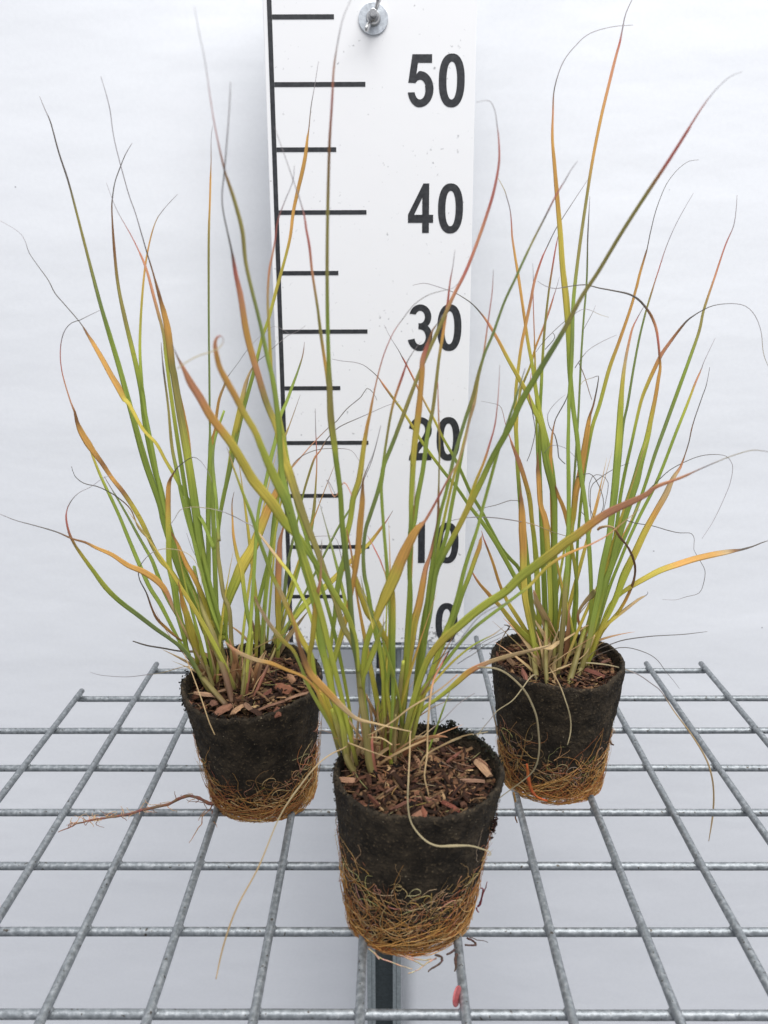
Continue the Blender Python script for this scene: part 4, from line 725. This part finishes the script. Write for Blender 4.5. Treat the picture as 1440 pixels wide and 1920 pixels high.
R B * -24 1050,1230,7,m 1055,1180,8,l 1065,1100,8,l 1072,997,9,l 1076,966,11,y 1080,924,13,o 1088,890,14,o 1095,850,14,o 1101,811,12,o 1104,790,9,o 1107,776,5.5,b 1112,762,4,b 1118,735,3,k 1121,718,2.2,k 1122,705,1.8,k 1112,708,1.5,p 1102,711,1.3,w 1092,716,1.2,w 1085,730,1,w
R B * -23 1060,1240,6,m 1070,1200,6,g 1080,1100,6,g 1085,1000,6,g 1095,900,6.5,g 1105,837,7,g 1113,797,8,l 1126,758,8.5,l 1144,692,9,y 1163,639,8,o 1187,568,7.2,o 1200,515,5.8,o 1210,480,4.4,b 1214,465,3,k 1220,435,2.8,k 1230,395,2.4,k 1245,355,2,k 1258,333,1.8,k 1275,314,1.7,k 1293,302,1.5,k 1310,300,1,k
R B * -22 1110,1200,6,v 1120,1150,7,g 1138,1050,7,g 1150,960,7,g 1160,880,6,g 1168,797,5.5,G 1176,758,5.5,G 1187,692,5,G 1197,639,4.6,G 1205,605,4.2,G 1216,565,3.8,v 1235,505,3,r 1250,460,2.2,p 1270,415,1.6,p 1300,362,.9,p
R B * -24 1085,1270,9,m 1100,1220,11,v 1112,1160,12,g 1122,1112,13,g 1130,1060,13,g 1142,1007,14,g 1147,966,14,g 1153,914,16,g 1157,865,16,g 1160,824,15,l 1163,771,13,l 1167,718,9,y 1173,673,6.5,s 1181,634,5,a 1186,615,4,a 1192,602,2.6,r 1200,587,1.8,p 1209,572,1.2,p
R B * -26 1090,1262,8,m 1115,1170,10,l 1132,1101,11,g 1147,1060,13,g 1157,1018,14,g 1172,966,16,g 1181,937,18,g 1192,903,18,g 1202,863,15,g 1213,824,12,l 1221,784,10,y 1229,745,8.5,o 1235,708,7.5,o 1238,690,6,o 1237,671,5,b 1234,639,5,r 1230,615,6,a 1221,592,6,b 1208,573,5,k 1195,560,4.6,k 1178,551,3.8,k 1150,545,3,k 1123,540,2.6,k 1097,534,2.2,k 1067,537,2,k 1041,541,1.7,p 1022,536,1.4,p 1008,527,1,p
R B * -25 1112,1200,6,v 1120,1160,7,g 1140,1080,8,g 1155,990,8,g 1163,929,7.5,g 1173,877,7,g 1184,829,6.5,g 1192,792,6.5,l 1202,750,7,y 1213,721,8,y 1226,692,8.5,o 1239,665,8,a 1255,642,7,a 1271,621,5.6,b 1287,602,4,k 1300,592,3,k 1313,584,2.4,k 1337,573,1.8,k 1371,569,1.6,p 1398,574,1.5,p 1416,592,1.5,p 1427,621,1.4,p 1430,650,1.4,w 1433,668,1.3,w 1442,690,1,w
R B * -21 1100,1240,7,v 1125,1150,9,g 1139,1091,9,g 1158,1038,9,g 1179,991,7,g 1197,946,7,g 1213,900,7,g 1229,850,7.5,G 1250,792,8,G 1271,734,8,g 1292,676,7,g 1311,621,6.2,v 1320,580,5.4,v 1340,520,4.2,a 1360,460,3,r 1375,425,2,p 1380,395,1.4,p 1382,366,1,p
R B * -20 1105,1230,7,v 1110,1210,8,v 1140,1110,7,g 1163,1051,6.5,g 1179,1012,6.5,g 1200,967,7,g 1226,916,7,g 1245,871,6.5,g 1266,816,6.5,g 1284,771,6,l 1297,737,5,y 1304,718,4.4,a 1311,702,3.6,a 1316,690,2.4,p 1321,676,1.4,p 1341,634,.8,p
R B * -24 1098,1260,6,m 1105,1240,7,l 1129,1178,9,y 1144,1149,10,l 1158,1117,13,l 1173,1078,17,l 1192,1038,15,y 1210,999,14,y 1229,964,13,o 1250,927,13,s 1260,903,10,s 1268,889,8,s 1276,877,5.4,a 1284,855,3,b 1292,829,2.6,k 1297,805,3,b 1303,784,2.4,k 1313,755,2.2,k 1319,738,2,k 1324,724,1.9,k 1328,705,1.4,p 1331,688,1,k
R B * -25 1105,1250,6,m 1125,1180,6,l 1144,1135,7,l 1163,1115,8,l 1181,1102,10,y 1208,1086,12,y 1239,1070,13,y 1271,1059,13.5,o 1303,1049,13.5,o 1337,1041,13,o 1363,1036,11,s 1378,1033,7,b 1390,1031,4.6,k 1411,1025,3.4,k 1428,1018,2.4,k 1440,1014,1.6,k
R B * -23 1095,1260,5,m 1113,1199,7,y 1134,1176,8,y 1152,1160,8.5,y 1173,1144,7.5,s 1197,1125,5.5,s 1207,1119,3.4,s 1212,1116,1.8,k 1215,1112,1.4,k 1214,1109,1,k
R B * -24 1015,1250,5,m 1020,1238,7,l 1012,1222,12,l 1000,1205,14,l 981,1186,13,l 960,1163,11,y 939,1136,9,y 925,1122,8.5,o 914,1109,8,o 900,1094,6,o 889,1078,4,a 884,1068,1.4,b
R B * -23 1005,1215,8,l 1000,1205,9,l 975,1165,9.5,y 950,1125,8,y 936,1093,6.5,o 924,1055,6,o 913,1026,4.4,b 906,1008,2.6,r 903,995,1,b
R B * -23 1010,1260,8,v 1000,1200,11,l 990,1150,13,y 984,1112,14,y 982,1060,15,y 982,1028,16,o 981,997,17,o 980,966,15,o 978,937,9,b 976,920,3,b 975,903,1.6,b
R B * -24 1015,1230,8,v 1013,1180,10,l 1010,1110,12,l 1007,1049,12,l 1003,1007,10,l 999,976,9.5,y 995,935,10.5,y 986,899,10.5,o 974,862,11,a 963,837,6.5,a 957,822,3.4,a 948,795,2,r 942,770,1.6,b 936,760,1.4,k 923,756,1.3,p 902,752,1,p
R B * -23 1028,1240,8,v 1032,1150,10,l 1030,1080,11,l 1026,1018,12,y 1022,976,13,o 1013,945,11,o 1010,903,11,o 1008,880,8,b 1008,862,4,b 1008,848,1.4,b
R B * -22 1030,1230,8,v 1035,1200,9,v 1035,1100,11,g 1038,1010,11,g 1040,930,11,g 1030,850,11,g 1018,800,11,l 1011,768,10,l 1004,727,8.5,l 998,685,7.5,l 990,643,7,y 984,602,6.5,o 978,560,6,o 972,520,6,o 965,477,5,o 960,442,4,a 959,420,3,r 956,392,2.4,p 950,370,2.2,p 946,357,2,w 934,334,1.2,w
R B * -23 1012,1240,7,v 1005,1200,8,v 995,1100,9,g 985,1000,9,g 976,924,9,g 972,882,8.5,l 970,830,9,l 968,790,9,y 968,737,7,y 973,689,7,y 979,645,6.5,o 986,612,6.8,o 996,564,6.4,a 1003,527,5.5,a 1015,489,4.2,r 1021,474,3.4,r 1027,461,2.8,k 1041,432,2.2,k 1057,406,2,k 1083,366,1.7,p 1107,330,1,p
R B * -22 1025,1220,7,m 1025,1180,8,g 1020,1050,8,g 1015,950,8,g 1012,850,7,g 1013,768,7,g 1015,727,7,g 1017,685,6.2,l 1021,622,5.4,v 1029,548,4.4,v 1038,489,3.6,r 1043,460,2.8,r 1047,440,1.2,p
R B * -21 1000,1220,6,m 990,1130,7,g 978,1000,7,g 970,900,6.5,g 968,800,6,y 973,741,6,y 982,714,5.2,v 994,685,5,y 1004,650,4.6,o 1019,612,4.6,a 1030,580,4.4,a 1038,555,3.2,r 1044,537,1.8,p 1049,519,.8,p
R B * -21 1020,1210,6,m 1020,1150,6,g 1015,1000,6,g 1008,850,5.4,g 1006,747,5,l 1004,685,4,y 1002,622,3.2,a 1000,560,2.4,r 1000,520,1.5,p 999,493,.8,p
R B * -23 1040,1240,7,m 1037,1050,8,y 1035,960,8,o 1033,887,7.5,o 1032,862,8,o 1034,826,5,o 1036,810,4,a 1039,796,2.6,b 1042,785,2.2,k 1050,770,2.4,k 1057,758,2.4,k 1063,745,2,k 1065,736,1.2,k
R B * -26 1040,1225,4,y 1042,1205,6,y 1038,1187,13,y 1026,1160,15,s 1014,1137,13,s 1006,1120,9,s 1001,1106,2,a
R B * -26 1110,1240,6,m 1125,1195,6,y 1141,1170,7,y 1160,1148,7,y 1174,1125,7,o 1186,1098,6,b 1191,1078,4.6,d 1191,1059,5,d 1184,1037,5.4,d 1174,1020,4,d 1163,1007,6,d 1156,995,5,b 1148,988,5,s 1137,986,5,s 1124,989,6,b 1120,994,4,b
R B * -26 1106,1228,3,s 1104,1217,8,s 1096,1201,14,s 1090,1181,7,s 1084,1160,6,a 1086,1146,6,s 1094,1133,7,s 1104,1122,10,s 1112,1115,13,m 1116,1106,8,m
R B * -26.5 1127,1154,2,s 1114,1166,3,s 1096,1176,3.4,s 1069,1193,4.4,s 1058,1200,6,s 1044,1207,9,s 1032,1216,10,s 1018,1215,6,s 1004,1218,4,s
R B * -23 1070,1240,6,v 1078,1180,7,g 1082,1100,7,g 1072,1020,8,y 1060,960,9,o 1048,930,8,o 1043,915,5,b 1038,900,2,b
R B * -20 1020,1230,6,v 1012,1200,8,l 1000,1180,8,l 985,1120,9,l 963,1076,10,g 944,1041,10,g 928,1014,9,g 907,982,9,g 880,947,7.5,g 858,915,7,g 835,887,7,g 810,854,6.5,l 791,827,6.5,l 772,796,6,y 756,771,5.5,y 739,748,5.5,v 722,725,5,a 715,715,3.6,a 708,706,2.2,k 695,694,1.8,k 681,684,1.6,p 664,679,1.5,p 643,677,1.4,p 622,673,1,p
R B * -20 1018,1220,6,v 1005,1160,7,l 985,1100,8,l 974,1066,8,g 957,1047,8,g 940,1026,8,g 922,993,7.5,g 901,953,7.5,g 884,924,7.5,g 858,867,7,g 833,823,6.2,l 814,785,5.4,y 795,750,4.6,s 777,712,4.4,a 760,679,4,r 753,667,2.8,k 747,656,2,k 733,634,1.4,p 720,609,1,p
R B * -24 1038,1240,8,v 1040,1190,9,g 1042,1130,12,g 1040,1080,14,g 1040,1018,13,g 1040,966,13,g 1038,924,14,g 1026,872,15,g 1021,841,14,g 1017,800,13,l 1000,764,11,l 986,733,9.5,y 969,702,9,y 952,672,8,y 936,641,7,o 919,612,6.2,a 910,598,4.6,a 898,583,3,k 882,567,2.2,k 857,551,1.7,k 840,544,1.5,p 819,537,1.4,p 796,531,1.3,p 774,535,.8,p
R W * -24 1200,940,3,v 1215,920,2.6,k 1232,903,2.2,k 1255,882,2.2,k 1284,866,2,k 1313,855,1.8,k 1340,852,1.6,k 1361,855,1.5,p 1371,866,1.4,p 1374,879,1.4,p 1369,906,1.4,p 1361,927,1.3,p 1348,956,1.3,p 1334,983,1.2,p 1316,1010,.9,p
R W * -24 1160,970,2.4,k 1189,980,2.4,k 1224,986,2.4,k 1255,995,2.4,k 1275,999,2,k 1292,999,1.8,k 1299,1003,1.6,k 1302,1012,1.4,k 1301,1030,1.4,p 1307,1041,1.5,k 1316,1057,1.6,k 1322,1070,1.8,k 1320,1091,1.7,k 1311,1112,1.6,k 1287,1119,1.5,k 1266,1125,1.4,p 1242,1124,1,p
R W * -24 1090,1262,3,b 1100,1235,3,s 1120,1218,2.4,k 1147,1207,3,k 1173,1199,3.4,k 1218,1193,3,k 1250,1191,2.6,k 1284,1189,2.6,k 1326,1184,1.6,k
R W * -22 1085,1262,3,s 1113,1233,2.4,k 1144,1219,2.2,k 1165,1214,2.2,k 1187,1216,2.2,k 1216,1226,2,k 1234,1239,1.8,k 1247,1257,1.6,k 1262,1275,1.3,p 1274,1291,1,p
R W -26 -22 1044,1255,3,s 1069,1246,3.5,w 1096,1243,4,w 1125,1245,4,w 1154,1250,3.4,w 1193,1263,2.8,p 1223,1283,2.6,p 1240,1297,2.6,p 1265,1335,3,s 1295,1375,4,s 1320,1415,4.4,s 1332,1445,4.4,s 1338,1480,4.2,s 1337,1525,4.4,s 1329,1577,2,s
R W -27.5 -30.3 1031,1252,3,s 1047,1279,3.6,s 1058,1306,3.6,w 1069,1343,3.6,w 1070,1372,3.4,w 1064,1397,2,w
R W -27.2 -31 1006,1280,3,s 1004,1266,3.6,w 998,1267,3.4,w 991,1274,3.4,w 978,1292,3.2,w 960,1314,3,w 933,1332,2.8,w 918,1350,2.6,p 900,1372,2.6,w 892,1388,1.4,w
R W -26 -25 1028,1262,3,s 1060,1250,3.4,s 1090,1233,3.4,s 1105,1215,4,s 1115,1190,3.4,s
R W * -28 985,1190,2,k 960,1180,2.2,k 935,1190,2,k 905,1205,2,k 880,1222,1.6,k
R W * -27 935,1230,2.4,s 938,1205,2.2,s 948,1185,3.5,b 955,1175,5,k 945,1172,3,k
R W * -25 1090,960,2,k 1117,985,1.8,k 1105,945,1.8,k 1106,905,2,k 1118,890,2,k 1140,905,2,k 1130,965,1.8,k
R W * -24 1110,985,1.6,k 1107,950,2,k 1108,915,2,k 1120,900,2,k 1150,880,1.6,k 1180,868,1,k
R W * -24 1080,895,2,k 1105,888,2,k 1120,905,2,k 1131,935,2,k 1130,955,2,k 1122,970,1.4,k
R W * -23 1060,870,2,k 1048,858,2.6,k 1046,840,2.6,k 1040,815,2.6,k 1030,800,2,k 1027,777,1.6,p 1042,755,1.2,p 1060,740,.8,p
R W * -24 1020,850,1.6,k 1035,835,1.6,p 1060,840,1.6,p 1078,857,1.6,p 1083,870,1.4,w 1075,885,1,w
R W * -23 1085,680,2,k 1096,705,2.4,b 1105,735,2.2,b 1110,750,1.6,b
R W * -23 1078,690,2,k 1090,672,1.8,k 1105,655,1.6,p 1130,640,1.5,p 1156,628,.9,p
R W * -22 1092,622,1.6,k 1104,600,1.8,k 1112,585,1.6,k 1117,572,.8,p
R W * -24 1005,660,1.6,k 1020,640,1.8,k 1045,615,1.8,k 1065,598,1.6,k 1090,581,1.5,p 1105,581,1.4,p 1125,590,1.2,w 1142,595,.8,w
R W * -24 1022,655,2,k 1037,638,2.4,k 1040,630,2.4,k 1036,624,1.6,k
R W * -24 988,865,2,k 995,848,2.2,k 1003,815,2.2,k 1003,800,2,k 998,770,2.6,k 992,735,2.4,r 996,700,1.6,r
R W * -24 975,940,1.6,k 958,938,1.8,k 930,947,1.8,k 905,953,1.4,k 893,960,1,p
R W * -25 1090,1010,1.6,w 1062,1005,1.8,w 1030,995,2,w 1000,983,2.4,s 960,975,3,p 920,970,3,p 880,970,2.6,p 850,975,2,p 820,982,1.4,p
F W * -33 660,930,3,r 645,905,3.4,a 628,932,3,a 615,905,2,p 612,900,1.8,p 617,904,1.8,p 628,925,1.2,p
F W -34 -30 640,1160,1.6,k 655,1110,1.8,k 640,1045,1.8,k 630,1010,1.6,p 610,1005,1.6,p 575,1008,1.4,p 553,1014,1,p
F W * -34 716,1420,5,m 722,1220,5,l 725,1100,4.5,l 716,1060,4.5,r 705,1035,4.6,r 692,1010,2.4,r 688,1004,1,p
'''
GR = {}
WK = 0.45
def world_blade(key, yb, yt, P, PW=1.25):
    plant = POTS[key]; cx, cyy = plant['c']
    if yb is None:
        y = onZ(P[0][0], P[0][1], 8.6).y
        lim = 2.6
        if P[0][1] < {'F': 1368, 'L': 1225, 'R': 1200}[key] or abs(y-cyy) > 4.0: y = cyy+random.uniform(-1.0, 0.9)
        yb = y
    # cumulative length
    L = [0]
    for i in range(1, len(P)): L.append(L[-1]+math.hypot(P[i][0]-P[i-1][0], P[i][1]-P[i-1][1]))
    tot = L[-1]; pts, rad, cols = [], [], []
    ph = random.random()*40
    for i in range(len(P)-1):
        a, b = P[i], P[i+1]; p0, p3 = P[max(i-1, 0)], P[min(i+2, len(P)-1)]
        ns = max(2, int((L[i+1]-L[i])/7))
        for k in range(ns + (1 if i == len(P)-2 else 0)):
            t = k/ns; s_ = (L[i]+(L[i+1]-L[i])*t)/tot
            u = cr(p0[0], a[0], b[0], p3[0], t); v = cr(p0[1], a[1], b[1], p3[1], t); w_ = max(0.8, a[2]+(b[2]-a[2])*(t*t*(3-2*t)))
            y = yb+(yt-yb)*s_**PW + 0.35*noise.noise(Vector((s_*3, ph, 1)))*min(1, s_*4)
            p = onY(u, v, y); dep = (p-CAM).dot(FW)
            pts.append(p); rad.append(w_*WK*dep/F)
            ca, cb = PAL[a[3]], PAL[b[3]]; n_ = 1+0.16*noise.noise(Vector((s_*9, ph, 7)))
            cols.append(tuple((x+(z-x)*t)*n_ for x, z in zip(ca, cb)))
    return pts, rad, cols
def add_blade(key, kind, pts, rad, cols, name):
    n = len(pts); mb = MB(); tw0 = random.uniform(-0.7, 0.7); tw1 = tw0+random.uniform(-0.7, 0.7)
    if kind == 'S':
        mb.tube(pts, rad, cols, seg=10, flat=[0.62]*n, side=None)
    else:
        side = []; flat = []; r2 = []
        for i in range(n):
            t = (pts[min(i+1, n-1)]-pts[max(i-1, 0)]).normalized(); vw = (pts[i]-CAM).normalized()
            a = t.cross(vw); a = a.normalized() if a.length > 1e-4 else CX
            b = t.cross(a).normalized(); an = tw0+(tw1-tw0)*i/n
            side.append(a*math.cos(an)+b*math.sin(an))
            wide = rad[i]*2 > 0.10
            flat.append(0.16 if rad[i] > 0.09 else 0.5); r2.append(rad[i]/max(0.72, math.cos(an)) if wide else rad[i])
        mb.tube(pts, r2, cols, seg=6, flat=flat, side=side, u0=random.random()*5)
    return mb.build(name, LEAF, PLANTS[key])
random.seed(21)
for ln in BL.strip().split('\n'):
    q = ln.split(); key, kind = q[0], q[1]
    yb = None if q[2] == '*' else float(q[2]); yt = float(q[3])
    P = [(float(a), float(b), float(c), d) for a, b, c, d in (s.split(',') for s in q[4:])]
    WK = 0.5 if kind == 'S' else (0.36 if kind == 'W' else 0.43)
    pts, rad, cols = world_blade(key, yb, yt, P, 0.5 if q[1] == 'W' and yb is not None else 1.25)
    dry = sum(1 for p in P if p[3] in 'oasbkpwrd')/len(P) > 0.8
    add_blade(key, kind, pts, rad, cols, 'stem' if kind == 'S' else ('dry_leaf' if dry else 'leaf_blade'))

# shorter blades and dry sheaths that fill the tufts
CL = {'F': [(700, 1440), (745, 1428), (660, 1435), (725, 1415)], 'L': [(440, 1300), (405, 1285), (470, 1300), (500, 1240)], 'R': [(1020, 1270), (1060, 1265), (1040, 1240), (1085, 1245)]}
random.seed(99)
def filler(key, nb, ndry):
    for q in range(nb+ndry):
        u, v = random.choice(CL[key]); g = onZ(u+random.gauss(0, 8), v+random.gauss(0, 5), 8.4)
        dryb = q >= nb
        if dryb:
            az = random.uniform(0, 2*math.pi); Lh = random.uniform(1.4, 5.5); lean = random.choice([random.uniform(0.05, 0.4), random.uniform(0.3, 1.2)]); W_ = random.choice([0.025, 0.05, 0.09, 0.13])*random.uniform(0.8, 1.5); drop = random.uniform(0.0, 1.6)
            pal = random.choice(['dsw', 'bsa', 'dbs', 'bsa', 'mss', 'Rba', 'dmb', 'dds', 'msa'])
        else:
            az = random.uniform(0, 2*math.pi); Lh = random.uniform(7, 17); lean = random.uniform(0.08, 0.45); W_ = random.uniform(0.06, 0.14); drop = random.uniform(-0.2, 0.25)
            pal = random.choice(['mlgla', 'mglgp', 'mlyys', 'mglya', 'mlyob', 'mylls', 'syyos'])
        n = 18; pts, rad, cols = [], [], []; w1 = random.uniform(-0.5, 0.5)
        for i in range(n+1):
            t = i/n; hz = lean*Lh*(t**1.2); zz = Lh*(t-drop*0.28*t*t)
            pts.append(Vector((g.x+math.cos(az+w1*t)*hz, g.y+math.sin(az+w1*t)*hz*0.8, g.z+zz)))
            rad.append(W_*(0.85+0.5*math.sin(math.pi*min(t*1.1, 1)))*(1-t)**0.55*(1 if i < n else 0.2)+0.006)
            x = t*(len(pal)-1); a = int(min(x, len(pal)-1.001)); f = x-a
            cols.append(tuple(c0+(c1-c0)*f for c0, c1 in zip(PAL[pal[a]], PAL[pal[a+1]])))
        add_blade(key, 'B', pts, rad, cols, 'dry_sheath' if dryb else 'leaf_blade')
filler('F', 8, 40); filler('L', 9, 46); filler('R', 8, 34)
